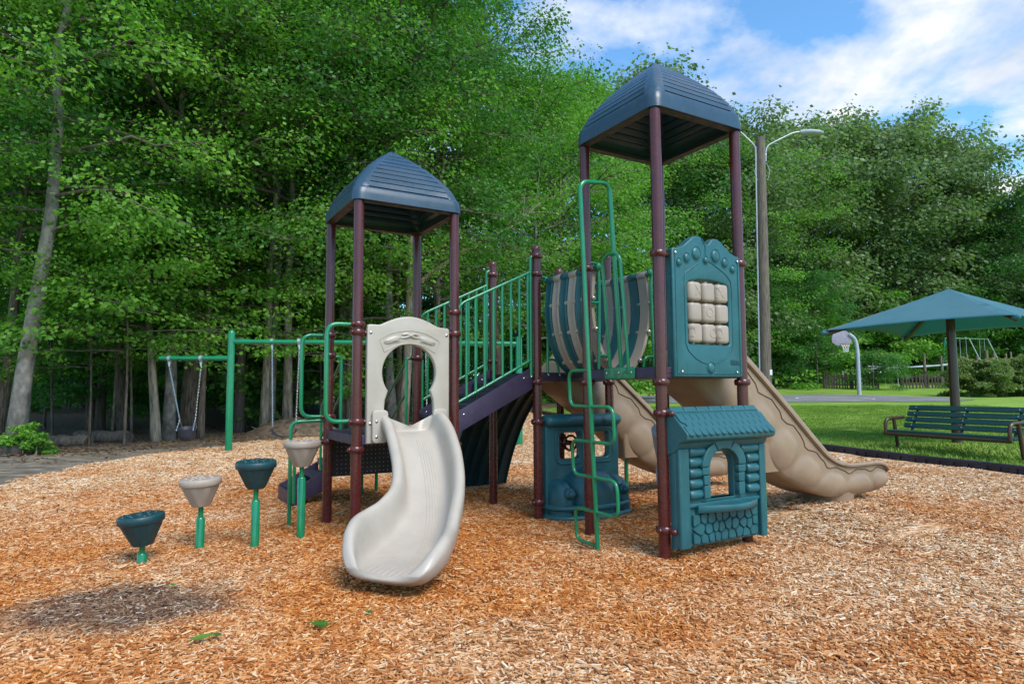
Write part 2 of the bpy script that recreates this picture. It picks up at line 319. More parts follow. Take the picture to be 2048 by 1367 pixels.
def crom(P, t):                               # catmull-rom through list of tuples, t in 0..len-1
    i = min(int(t), len(P)-2); f = t-i
    p = [np.array(P[max(0, min(len(P)-1, i+k))], float) for k in (-1, 0, 1, 2)]
    return 0.5*((2*p[1])+(-p[0]+p[2])*f+(2*p[0]-5*p[1]+4*p[2]-p[3])*f*f+(-p[0]+3*p[1]-3*p[2]+p[3])*f**3)
def panel_mesh(outer, holes, thick, bev, fn):
    """filled outline with holes, rounded edges; fn(x, y, d) places it"""
    cu = bpy.data.curves.new('tmp', 'CURVE'); cu.dimensions = '2D'; cu.fill_mode = 'BOTH'
    cu.extrude = max(0.0005, thick/2-bev); cu.bevel_depth = bev; cu.bevel_resolution = 2; cu.offset = -bev
    for poly in [outer]+list(holes):
        sp = cu.splines.new('POLY'); sp.points.add(len(poly)-1)
        for p, q in zip(sp.points, poly): p.co = (q[0], q[1], 0, 1)
        sp.use_cyclic_u = True
    o = bpy.data.objects.new('tmp', cu); COL.objects.link(o)
    dg = bpy.context.evaluated_depsgraph_get(); dg.update()
    me = bpy.data.meshes.new_from_object(o.evaluated_get(dg)); bpy.data.objects.remove(o); bpy.data.curves.remove(cu)
    me.materials.clear()
    bm = bmesh.new(); bm.from_mesh(me); bmesh.ops.remove_doubles(bm, verts=bm.verts, dist=1e-5); bm.to_mesh(me); bm.free()
    for v in me.vertices: v.co = Vector(fn(*v.co))
    me.update(); return me
def text_mesh(txt, size, depth, fn, bev=0.0):
    cu = bpy.data.curves.new('tmp', 'FONT'); cu.body = txt; cu.size = size; cu.extrude = depth; cu.bevel_depth = bev; cu.align_x = 'CENTER'; cu.align_y = 'CENTER'; cu.resolution_u = 4
    o = bpy.data.objects.new('tmp', cu); COL.objects.link(o)
    dg = bpy.context.evaluated_depsgraph_get(); dg.update()
    me = bpy.data.meshes.new_from_object(o.evaluated_get(dg)); bpy.data.objects.remove(o); bpy.data.curves.remove(cu)
    me.materials.clear()
    for v in me.vertices: v.co = Vector(fn(*v.co))
    me.update(); return me
def arc(cx, cy, r, a0, a1, n, ry=None):
    ry = ry or r
    return [(cx+r*math.cos(math.radians(a0+(a1-a0)*i/n)), cy+ry*math.sin(math.radians(a0+(a1-a0)*i/n))) for i in range(n+1)]
def rrect(x0, y0, x1, y1, r, n=5):
    return arc(x1-r, y0+r, r, -90, 0, n)+arc(x1-r, y1-r, r, 0, 90, n)+arc(x0+r, y1-r, r, 90, 180, n)+arc(x0+r, y0+r, r, 180, 270, n)

# ------------------------------------------------------------------ the setting: ground, mulch, lawn, court, path
def lerp_tab(tab, y):
    if y <= tab[0][0]: return tab[0][1]
    for (a, b), (c, d) in zip(tab, tab[1:]):
        if y <= c: return b+(d-b)*(y-a)/(c-a)
    return tab[-1][1]
def sheet(name, xl, xr, ys, nx, dz, mat, jitter=0.0):
    v = []; f = []
    for j, y in enumerate(ys):
        a, b = lerp_tab(xl, y), lerp_tab(xr, y)
        a += jitter*mnoise.noise(Vector((y*1.3, 1.0, 0))); b += jitter*mnoise.noise(Vector((y*1.3, 9.0, 0)))
        for i in range(nx+1):
            x = a+(b-a)*i/nx; v.append((x, y, G(x, y)+dz))
    for j in range(len(ys)-1):
        for i in range(nx):
            k = j*(nx+1)+i; f.append((k, k+1, k+nx+2, k+nx+1))
    o = mesh_obj(name, v, f, mat, smooth=180); return tag(o, kind='structure')
def frange(a, b, n): return [a+(b-a)*i/n for i in range(n+1)]
def build_ground():
    xs = sorted(set([round(x, 3) for x in frange(-16, 30, 92)]+[round(x, 2) for x in frange(-400, -16, 16)]+[round(x, 2) for x in frange(30, 400, 16)]))
    ys = sorted(set([round(y, 3) for y in frange(-4, 50, 108)]+[round(y, 2) for y in frange(-60, -4, 6)]+[round(y, 2) for y in frange(50, 120, 10)]+[round(y, 2) for y in frange(120, 1200, 10)]))
    v = [(x, y, G(x, min(y, 140))-0.0) for y in ys for x in xs]; n = len(xs)
    f = [(j*n+i, j*n+i+1, (j+1)*n+i+1, (j+1)*n+i) for j in range(len(ys)-1) for i in range(n-1)]
    tag(mesh_obj('ground', v, f, 'grass_sheet', smooth=180), kind='structure')
build_ground()
MR = [(1, 10.6), (5, 9.0), (9.4, 7.42), (12.9, 6.25), (15, 5.1), (17.8, 3.4), (21, 2.0), (26, 0.6)]
ML = [(1, -9), (5, -8), (8.9, -7.1), (11.2, -7.4), (13, -7.3), (15.7, -6.6), (18, -5), (22, -3), (26, -1)]
sheet('dirt_path', [(4, -45), (18, -45)], [(4, -6), (18, -4.6)], frange(3, 17.5, 58), 40, 0.010, 'dirt_path', 0.2)
sheet('woodland_floor', [(12, -60), (70, -60)], [(12.6, -10.8), (13.5, -10.0), (14.5, -8.8), (15.5, -7.5), (16.5, -6.2), (18, -3.6), (22, -0.8), (26, 0.9), (32, 3.0), (40, 4.5), (70, 9)], frange(12.6, 70, 110), 60, 0.022, 'litter', 0.5)
sheet('mulch_bed', ML, MR, frange(1, 26, 130), 110, 0.034, 'mulch_sheet', 0.15)
sheet('basketball_court', [(30, 4.3), (40, 4.8)], [(30.8, 21.0), (32.5, 23.6), (35, 23.2), (39.4, 20.3)], frange(30.8, 39.4, 24), 30, 0.020, 'asphalt')
def court_line():
    c = (17.2, 34.2); v = []; f = []
    for i in range(49):
        a = 2*math.pi*i/48
        for r in (1.80, 1.90):
            x, y = c[0]+r*math.cos(a), c[1]+r*math.sin(a); v.append((x, y, G(x, y)+0.026))
        if i: k = 2*i; f.append((k-2, k-1, k+1, k))
    tag(mesh_obj('court_line', v, f, 'line_paint'), kind='structure')
court_line()

# chips and grass blades: patches scattered with geometry nodes
PATCH = bpy.data.collections.new('patches')
def patch_mesh(name, gen, n, mat, seed):
    rng = np.random.default_rng(seed); V = []; F = []; A_ = []
    for i in range(n):
        v, f, a = gen(rng); k = len(V); V += v; F += [tuple(q+k for q in g) for g in f]; A_ += [a]*len(v)
    me = bpy.data.meshes.new(name); me.from_pydata(V, [], F); me.update()
    at_ = me.attributes.new('lv', 'FLOAT', 'POINT'); at_.data.foreach_set('value', np.array(A_, dtype=np.float32)); me.materials.append(MATS[mat])
    return me
def chip(rng, R=0.24):
    r = R*math.sqrt(rng.random()); a = rng.random()*6.283; c = Vector((r*math.cos(a), r*math.sin(a), rng.random()*0.015))
    l = 0.008+0.025*rng.random()**1.7; w = 0.0028+0.0032*rng.random(); h = 0.0022
    M = Matrix.Rotation(rng.random()*6.283, 3, 'Z') @ Matrix.Rotation(rng.normal()*0.17, 3, 'Y') @ Matrix.Rotation(rng.normal()*0.28, 3, 'X')
    tp = 0.45+0.5*rng.random()
    P = [(-l, -w, h), (l, -w*tp, h), (l*.93, w, h), (-l*.9, w*tp, h), (-l, -w, -h), (l, -w*tp, -h), (l*.93, w, -h), (-l*.9, w*tp, -h)]
    return [tuple(M @ Vector(p)+c) for p in P], [(0, 1, 2, 3), (0, 4, 5, 1), (1, 5, 6, 2), (2, 6, 7, 3), (3, 7, 4, 0)], rng.random()
def blade(rng, R=0.3, H=0.055):
    r = R*math.sqrt(rng.random()); a = rng.random()*6.283; x, y = r*math.cos(a), r*math.sin(a)
    h = H*(0.5+rng.random()); b = rng.random()*6.283; w = 0.004+0.003*rng.random(); d = h*(0.2+0.7*rng.random())
    dx, dy = math.cos(b), math.sin(b)
    P = [(x-dy*w, y+dx*w, -0.01), (x+dy*w, y-dx*w, -0.01), (x+dx*d*.4+dy*w*.7, y+dy*d*.4-dx*w*.7, h*.65), (x+dx*d*.4-dy*w*.7, y+dy*d*.4+dx*w*.7, h*.65), (x+dx*d, y+dy*d, h)]
    return P, [(0, 1, 2, 3), (3, 2, 4)], rng.random()
def scatter(name, meshes, pts, rots, scl, idx, label, cat, mat):
    col = bpy.data.collections.new(name+'_source')
    for i, me in enumerate(meshes): col.objects.link(bpy.data.objects.new('%s_patch_%d' % (name, i), me))
    me = bpy.data.meshes.new(name); me.from_pydata(pts, [], []); me.update()
    for nm, ty, dat in (('rot', 'FLOAT', rots), ('scl', 'FLOAT', scl), ('idx', 'INT', idx)):
        a = me.attributes.new(nm, ty, 'POINT'); a.data.foreach_set('value', np.array(dat, dtype=np.float32 if ty == 'FLOAT' else np.int32))
    o = bpy.data.objects.new(name, me); COL.objects.link(o)
    ng = bpy.data.node_groups.new(name, 'GeometryNodeTree'); ng.is_modifier = True
    ng.interface.new_socket('Geometry', in_out='INPUT', socket_type='NodeSocketGeometry'); ng.interface.new_socket('Geometry', in_out='OUTPUT', socket_type='NodeSocketGeometry')
    gi = ng.nodes.new('NodeGroupInput'); go = ng.nodes.new('NodeGroupOutput'); L = ng.links.new
    iop = ng.nodes.new('GeometryNodeInstanceOnPoints'); ci = ng.nodes.new('GeometryNodeCollectionInfo'); ci.inputs['Collection'].default_value = col; ci.inputs['Separate Children'].default_value = True; ci.inputs['Reset Children'].default_value = True
    def attr(nm, ty):
        a = ng.nodes.new('GeometryNodeInputNamedAttribute'); a.data_type = ty; a.inputs['Name'].default_value = nm; return a.outputs['Attribute']
    cx = ng.nodes.new('ShaderNodeCombineXYZ'); L(attr('rot', 'FLOAT'), cx.inputs[2])
    L(gi.outputs[0], iop.inputs['Points']); L(ci.outputs[0], iop.inputs['Instance']); iop.inputs['Pick Instance'].default_value = True
    L(attr('idx', 'INT'), iop.inputs['Instance Index']); L(cx.outputs[0], iop.inputs['Rotation']); L(attr('scl', 'FLOAT'), iop.inputs['Scale']); L(iop.outputs[0], go.inputs[0])
    md = o.modifiers.new('scatter', 'NODES'); md.node_group = ng
    me.materials.append(MATS[mat])
    return tag(o, label, cat, kind='stuff')
def build_mulch():
    rng = np.random.default_rng(11); NV = 8
    meshes = [patch_mesh('chip_patch', chip, 230, 'chips', 100+i) for i in range(NV)]
    pts = []; rots = []; scl = []; idx = []
    y = 2.1
    def put(y0, y1, dens, sc):
        n = int(dens*(y1-y0)*(2*(0.86*y1+1.2)))
        for _ in range(n):
            yy = y0+(y1-y0)*rng.random(); xx = (2*rng.random()-1)*(0.86*y1+1.2)
            if xx < lerp_tab(ML, yy)+0.05 or xx > lerp_tab(MR, yy)-0.26*sc: continue
            pts.append((xx, yy, G(xx, yy)+0.030)); rots.append(rng.random()*6.283); scl.append(sc*(0.9+0.25*rng.random())); idx.append(int(rng.integers(NV)))
    put(1.9, 4, 34, 1.0); put(4, 7, 30, 1.0); put(7, 11, 18, 1.25); put(11, 16, 11, 1.5); put(16, 26, 6, 1.8)
    scatter('wood_chips', meshes, pts, rots, scl, idx, 'loose orange and tan wood chips covering the play area', 'wood chips', 'chips')
build_mulch()
def build_grass():
    rng = np.random.default_rng(5); NV = 5
    meshes = [patch_mesh('grass_patch', blade, 170, 'grass_blade', 300+i) for i in range(NV)]
    pts = []; rots = []; scl = []; idx = []
    for _ in range(9000):
        yy = 7+21*rng.random()**1.3; xx = 1+19*rng.random()
        if xx < lerp_tab(MR, yy)+0.22 or xx > 0.86*yy+1.5: continue
        near = math.exp(-((xx-8.5)**2+(yy-12.4)**2)/1.6); e = xx-lerp_tab(MR, yy)
        if e < 0.55 and rng.random() < 0.6: continue
        pts.append((xx, yy, G(xx, yy)-0.004)); rots.append(rng.random()*6.283); scl.append((0.50+0.4*rng.random())*(1+1.6*near)); idx.append(int(rng.integers(NV)))
    scatter('lawn_grass', meshes, pts, rots, scl, idx, 'bright green mown grass beyond the mulch', 'grass', 'grass_blade')
build_grass()

# ------------------------------------------------------------------ play structure
PS = empty('play_structure', (GX, GY, 0), TH)
tag(PS, 'large playground climbing set with two roofed towers, three slides and maroon posts', 'playground set')
CLAMP = None
def clamp_mesh():
    m = MB(); m.lathe([(0.040, -0.026), (0.056, -0.026), (0.064, -0.016), (0.066, 0), (0.064, 0.016), (0.056, 0.026), (0.040, 0.026)], 24)
    for s in (-1, 1): m.ell((s*0.068, 0, 0), (0.020, 0.020, 0.021), None, 10, 6)
    o = m.build('clamp', 'maroon', PS); return o
CLAMP = clamp_mesh(); CL_MESH = CLAMP.data; bpy.data.objects.remove(CLAMP)
BOLT = MB().lathe([(0.010, 0), (0.010, 0.003), (0.006, 0.006), (0.001, 0.007)], 10).build('bolt', 'chrome', PS); BOLT_MESH = BOLT.data; bpy.data.objects.remove(BOLT)
def sub(name, mesh, parent, loc, rot=(0, 0, 0), sc=None):
    o = bpy.data.objects.new(name, mesh); COL.objects.link(o); o.parent = parent; o.location = loc; o.rotation_euler = rot
    if sc: o.scale = sc
    return o
def bolt(parent, u, v, z, axis='u', sc=1.0):
    rot = {'u': (math.pi/2, 0, 0), '-v': (0, -math.pi/2, 0), 'v': (0, math.pi/2, 0), 'z': (0, 0, 0)}[axis]
    return sub('bolt', BOLT_MESH, parent, LU(u, v, z), rot, (sc, sc, sc))
RP = 0.0445
def post(u, v, h, dome, clamps, rot=0.3):
    m = MB(); pr = [(RP, -0.15), (RP, h)]
    if dome: pr = [(RP, -0.15), (RP, h-0.05), (RP*1.08, h-0.049), (RP*1.06, h-0.03), (RP*0.8, h-0.012), (RP*.4, h-0.002), (0.002, h)]
    m.lathe(pr, 28, LU(u, v, 0)); o = m.build('post', 'maroon', PS)
    for i, z in enumerate(clamps): sub('clamp', CL_MESH, o, LU(u, v, z), (0, 0, rot+i*0.15))
    if dome:
        m2 = MB(); m2.lathe([(RP*1.10, h-0.052), (RP*1.12, h-0.045), (RP*1.08, h-0.028), (RP*.85, h-0.010), (RP*.4, h+0.001), (0.002, h+0.003)], 24, LU(u, v, 0)); m2.build('post_cap', 'maroon', o)
    return o
HS, HL, HR = 2.757, 2.99, 3.55
DZ, DL = 1.47, 0.925
post(0, -2*S, HL, False, [0.815, 1.051, 1.645, 1.846]); post(S, -2*S, HL, False, [0.807, 1.039, 1.80, 1.868]); post(S, -S, HL, False, [0.807, 1.82, 2.021]); post(0, -S, HL, False, [0.81, 1.64])
post(0, 0, HS, True, [1.40, 1.62, 2.60]); post(S, 0, HS, True, [0.201, 0.983, 1.375, 2.46, 2.644]); post(0, S, HS, True, [0.62, 0.75, 1.375]); post(S, S, HS, True, [1.375])
post(A, 0, HR, False, [1.36, 2.38]); post(A+S, 0, HR, False, [0.25, 1.116, 1.352, 2.346]); post(A+S, S, HR, False, [1.352, 2.35]); post(A, S, HR, False, [0.6, 1.36])

def tubeP(name, pts, r, mat, parent=PS, br=0.07, n=12):
    return MB().tube(bend([LU(*p) for p in pts], br), r, n).build(name, mat, parent)

# roofs
def roof(cu, cv, z0, sk, peak):
    w0 = S/2+0.065
    def loop(w, off, z, rad):
        r = min(rad, w*0.6); pts = []
        for (sx, sy, a0) in ((1, -1, -90), (1, 1, 0), (-1, 1, 90), (-1, -1, 180)):
            for i in range(6):
                a = math.radians(a0+18*i); pts.append((sx*(w-r)+r*math.cos(a), sy*(w-r)+r*math.sin(a), 0))
            # straight side to next corner
            nx_, ny_ = {(1, -1): (1, 1), (1, 1): (-1, 1), (-1, 1): (-1, -1), (-1, -1): (1, -1)}[(sx, sy)]
            a = math.radians(a0+90); ex, ey = math.cos(a), math.sin(a)
            p0 = Vector((sx*(w-r)+r*ex, sy*(w-r)+r*ey)); p1 = Vector((nx_*(w-r)+r*ex, ny_*(w-r)+r*ey))
            hw = (p1-p0).length; hip = min(0.48, 0.035/max(hw, 0.01)); 
            for t, mk_ in ((hip*0.7, 0), (hip, 1), (0.3, 1), (0.5, 1), (0.7, 1), (1-hip, 1), (1-hip*0.7, 0)):
                p = p0.lerp(p1, t); pts.append((p.x-ex*off*mk_, p.y-ey*off*mk_, 0))
        return [LU(cu-p[1], cv+p[0], z) for p in pts]
    L = []
    L.append(loop(w0-0.012, 0, z0-0.006, 0.07)); L.append(loop(w0, 0, z0, 0.08)); L.append(loop(w0-0.004, 0, z0+(sk-z0)*.5, 0.08)); L.append(loop(w0-0.012, 0, sk, 0.08))
    nl = 9
    def wf(f): return (w0-0.02)*max(0.0, 1-f**1.46)**0.95
    H = peak-sk
    L.append(loop(wf(0.0), 0, sk+0.012, 0.08))
    for i in range(nl):
        f0 = 0.035+0.88*i/nl; f1 = 0.035+0.88*(i+1)/nl
        L.append(loop(wf(f0+0.006), 0.014, sk+H*f0, 0.07*(1-f0)+0.02)); L.append(loop(wf(f0+0.02), 0.0, sk+H*(f0+0.012), 0.07*(1-f0)+0.02))
        L.append(loop(wf(f1-0.004), 0.004, sk+H*(f1-0.004), 0.07*(1-f1)+0.02))
    for f, w in ((0.930, wf(.930)), (0.950, wf(.945)*.93), (0.962, wf(.945)*.80), (0.972, wf(.945)*.62), (0.979, wf(.945)*.40), (0.982, 0.004)): L.append(loop(w, 0, sk+H*f, w*.6))
    o = MB().loft(L).build('roof', 'roof_blue', PS, smooth=38)
    # delete the bottom cap is not needed: lining below
    fl = [loop(w0-0.013, 0, z0-0.0075, 0.07), loop(w0-0.085, 0, z0-0.0075, 0.05), loop(w0-0.085, 0, z0+0.02, 0.05), loop(w0-0.090, 0, z0+0.02, 0.05), loop(w0-0.090, 0, z0-0.004, 0.05)]
    m = MB(); m.loft(fl, cap=False); m.build('roof_flange', 'roof_inside', o, smooth=30)
    return o
roof_R = None
def open_bottom(o):      # take the flat bottom cap off the moulded roof and give it an inner shell
    me = o.data; bm = bmesh.new(); bm.from_mesh(me); big = max(bm.faces, key=lambda f: len(f.verts) if f.normal.z < 0 else 0)
    bmesh.ops.delete(bm, geom=[big], context='FACES_ONLY'); bm.to_mesh(me); bm.free()
    md = o.modifiers.new('shell', 'SOLIDIFY'); md.thickness = 0.02; md.offset = -1
rL = roof(S/2, -1.5*S, 2.955, 3.062, 3.63); open_bottom(rL); rL['label'] = 'lower steel blue pyramid roof'
rR = roof(A+S/2, S/2, 3.505, 3.632, 4.205); open_bottom(rR); rR['label'] = 'higher steel blue pyramid roof'

# decks
def deck(u0, v0, u1, v1, z, slots):
    t = 0.085; m = MB(); m.box(LU((u0+u1)/2, (v0+v1)/2, z-t/2), (v1-v0, u1-u0, t)); o = m.build('deck', 'plum', PS, bevel=0.006)
    m = MB(); m.box(LU((u0+u1)/2, (v0+v1)/2, z+0.003), (v1-v0-0.03, u1-u0-0.03, 0.006)); m.build('deck_surface', 'deck_top', o)
    sl = MB()
    for k in range(12):
        q = 0.09+k*0.068+(0.03 if k % 3 == 2 else 0)
        if q > 0.86: break
        sl.box(LU(u0+q*(u1-u0)/S, v0-0.0015, z-0.045), (0.004, 0.032, 0.010)); sl.box(LU(u1+0.0015, v0+q*(v1-v0)/S, z-0.045), (0.032, 0.004, 0.010))
    sl.build('slot', 'plum_dark', o)['kind'] = 'stuff'
    return o
e_ = 0.02
deck(e_, -2*S+e_, S-e_, -S-e_, DL, 1); deck(e_, e_, S-e_, S-e_, DZ, 1); deck(A+e_, e_, A+S-e_, S-e_, DZ, 1)
# wide gaps at the posts are closed with fascia bars between the posts
def fascia(u0, v0, u1, v1, z):
    d = Vector((v1-v0, -(u1-u0), 0)); l = d.length-2*RP; M = Matrix.Rotation(math.atan2(d.y, d.x), 3, 'Z')
    MB().box(LU((u0+u1)/2, (v0+v1)/2, z-0.0445), (l, 0.030, 0.083), M).build('deck_beam', 'plum', PS, bevel=0.004)
for (u0, v0, u1, v1, z) in ((A, 0, A+S, 0, DZ), (A+S, 0, A+S, S, DZ), (0, 0, 0, S, DZ), (0, -2*S, S, -2*S, DL), (S, -2*S, S, -S, DL)): fascia(u0, v0, u1, v1, z+0.002)
fascia(S, 0, S, S, DZ+0.002)

# keyhole panel above the curved slide
def keyhole():
    c, zc, r = -1.366, 1.455, 0.252
    out = [(-1.755, 0.85), (-1.755, 1.86), (-1.735, 1.872), (-1.65, 1.872), (-1.625, 1.878)]
    out += [(c+0.262*a, 1.878+0.078*math.cos(a*math.pi/2)) for a in np.linspace(-0.98, 0.98, 22)]
    out += [(-1.105, 1.878), (-1.08, 1.872), (-1.0, 1.866), (-0.983, 1.855), (-0.983, 0.90), (-1.135, 0.90), (-1.135, 1.16), (-1.14, 1.22)]
    out += [(c+r*math.cos(math.radians(a)), zc+r*math.sin(math.radians(a))) for a in range(-38, 219, 8)]
    out += [(-1.592, 1.22), (-1.597, 1.16), (-1.597, 0.85)]
    o = mk('keyhole_panel', panel_mesh(out, [], 0.055, 0.012, lambda x, y, d: LU(S+0.015+d, x, y)), 'beige', PS, smooth=35)
    f = lambda R, a: (c+R*math.sin(a), 1.33+R*math.cos(a))
    u = S+0.043
    fr = [f(0.50, a) for a in np.linspace(-0.60, 0.60, 24)]+[f(0.385, a) for a in np.linspace(0.66, -0.66, 24)]
    MB().tube([LU(u, *p) for p in fr], 0.0045, 6, closed=True).build('emblem_frame', 'beige', o)
    for s in (-1, 1):
        m = MB(); a = s*0.38; p = f(0.445, a); m.ell(LU(u, *p), (0.085, 0.016, 0.030), Matrix.Rotation(a*0.9, 4, 'Y'), 14, 8)
        m.tube([LU(u+0.014, *f(0.42, s*0.22)), LU(u+0.014, *f(0.465, s*0.54))], 0.003, 5)
        m.build('feather_relief', 'beige', o, smooth=25)
    m = MB()
    for s in (-1, 1):
        m.tube([LU(u, c-s*0.085, 1.775-0.012), LU(u+0.006, c-s*0.04, 1.77), LU(u+0.010, c+s*0.035, 1.80), LU(u, c+s*0.075, 1.792)], [0.007, 0.010, 0.012, 0.008], 8)
        m.ell(LU(u+0.008, c-s*0.005, 1.785), (0.012, 0.012, 0.012), None, 8, 6)
    m.build('cross_relief', 'beige', o)
    for v, z in ((-1.725, 1.80), (-1.012, 1.80), (-1.725, 1.02), (-1.012, 1.02)): bolt(o, S+0.043, v, z, sc=1.3)
    return o
keyhole()
for z in (1.80, 1.04):
    tubeP('bracket', [(S, -2*S+0.03, z), (S+0.01, -1.74, z)], 0.018, 'maroon', br=0.01); tubeP('bracket', [(S, -S-0.03, z), (S+0.01, -0.99, z)], 0.018, 'maroon', br=0.01)
tubeP('side_bar', [(S-0.03, -0.968, 0.93), (S-0.03, -0.968, 1.86)], 0.014, 'green'); tubeP('side_bar', [(0.02, -0.86, 0.93), (0.02, -0.86, 1.62)], 0.014, 'green')

# curved slide
def curved_slide():
    R = 1.92; ZP = [(0, .937), (.10, .925), (.25, .82), (.45, .645), (.69, .445), (.95, .29), (1.2, .205), (1.5, .175), (1.78, .165)]
    WLp = [(0, .24), (.3, .235), (.6, .22), (.8, .235), (1.0, .31), (1.2, .375), (1.4, .39), (1.58, .365), (1.70, .31), (1.78, .23)]
    WRp = [(0, .255), (.3, .26), (.6, .262), (.9, .25), (1.1, .237), (1.3, .245), (1.5, .27), (1.65, .265), (1.72, .245), (1.78, .20)]
    HLp = [(0, .15), (.3, .19), (.6, .225), (.8, .235), (1.0, .25), (1.2, .275), (1.4, .28), (1.58, .235), (1.70, .145), (1.78, .045)]
    HRp = [(0, .165), (.3, .24), (.6, .285), (.9, .29), (1.1, .255), (1.3, .205), (1.5, .20), (1.65, .155), (1.72, .10), (1.78, .04)]
    def cc(tab, s):
        for i in range(len(tab)-1):
            if s <= tab[i+1][0]:
                t = i+(s-tab[i][0])/(tab[i+1][0]-tab[i][0]); return float(crom([(b,) for a, b in tab], t)[0])
        return tab[-1][1]
    loops = []; ns = 56
    for k in range(ns+1):
        s = 1.78*k/ns; ph = s/R; cu = 0.945+R*math.sin(ph); cv = -1.366-R*(1-math.cos(ph)); nu, nv = math.sin(ph), math.cos(ph)
        z, wl, wr, hl, hr = cc(ZP, s), cc(WLp, s), cc(WRp, s), cc(HLp, s), cc(HRp, s)
        lip = max(0.35, min(1, (1.78-s)/0.10))
        P = [(-wl, hl), (-wl+.030, hl-.012), (-wl+.052, hl-.045*lip), (-wl+.060, hl*.50), (-wl+.072, hl*.17), (-wl+.100, .008), (-wl+.14, .0), (0, -.002), (wr-.14, 0), (wr-.100, .008), (wr-.072, hr*.17), (wr-.060, hr*.50), (wr-.052, hr-.045*lip), (wr-.030, hr-.012), (wr, hr),
             (wr+.030, hr-.016), (wr+.042, hr-.05*lip), (wr+.036, hr*.5), (wr+.012, hr*.15-.03*lip), (wr-.06, -.055*lip), (wr*.4, -.065*lip), (0, -.068*lip), (-wl*.4, -.065*lip), (-wl+.06, -.055*lip), (-wl-.012, hl*.15-.03*lip), (-wl-.036, hl*.5), (-wl-.042, hl-.05*lip), (-wl-.030, hl-.016)]
        loops.append([LU(cu+nu*e, cv+nv*e, z+h) for e, h in P])
    o = MB().loft(loops).build('curved_slide', 'beige', PS, smooth=180); md = o.modifiers.new('sub', 'SUBSURF'); md.levels = 1; md.render_levels = 1
    o['label'] = 'beige moulded curved slide'
    # fine tread lines along the bed and toe ridges on the lip
    for j in range(7):
        e = 0.005+0.022*j; pts = []
        for k in range(6, 48):
            s = 1.5*k/48; ph = s/R; pts.append(LU(0.945+R*math.sin(ph)+math.sin(ph)*e, -1.366-R*(1-math.cos(ph))+math.cos(ph)*e, cc(ZP, s)-0.001))
        MB().tube(pts, 0.0028, 5).build('bed_ridge', 'beige', o)
    for j in range(8):
        e = -0.19+0.045*j; pts = []
        for k in range(5):
            s = 1.46+0.25*k/4; ph = s/R; pts.append(LU(0.945+R*math.sin(ph)+math.sin(ph)*e, -1.366-R*(1-math.cos(ph))+math.cos(ph)*e, cc(ZP, s)-0.006))
        MB().tube(pts, [0.003, 0.008, 0.013, 0.014, 0.006], 8).build('toe_ridge', 'beige', o)
    for s, v0, v1 in ((-1, -1.715, -1.575), (1, -1.155, -1.02)):
        w = mk('slide_wing', panel_mesh(rrect(v0, 0.855, v1, 1.135, 0.035), [], 0.04, 0.01, lambda x, y, d: LU(S+0.065+d, x, y)), 'beige', o)
        for z in (0.91, 1.04): bolt(o, S+0.086, v0+0.035 if s < 0 else v1-0.035, z, sc=1.2)
    tubeP('slide_leg', [(2.26, -1.92, -0.12), (2.26, -1.92, 0.13)], 0.022, 'green')
curved_slide()

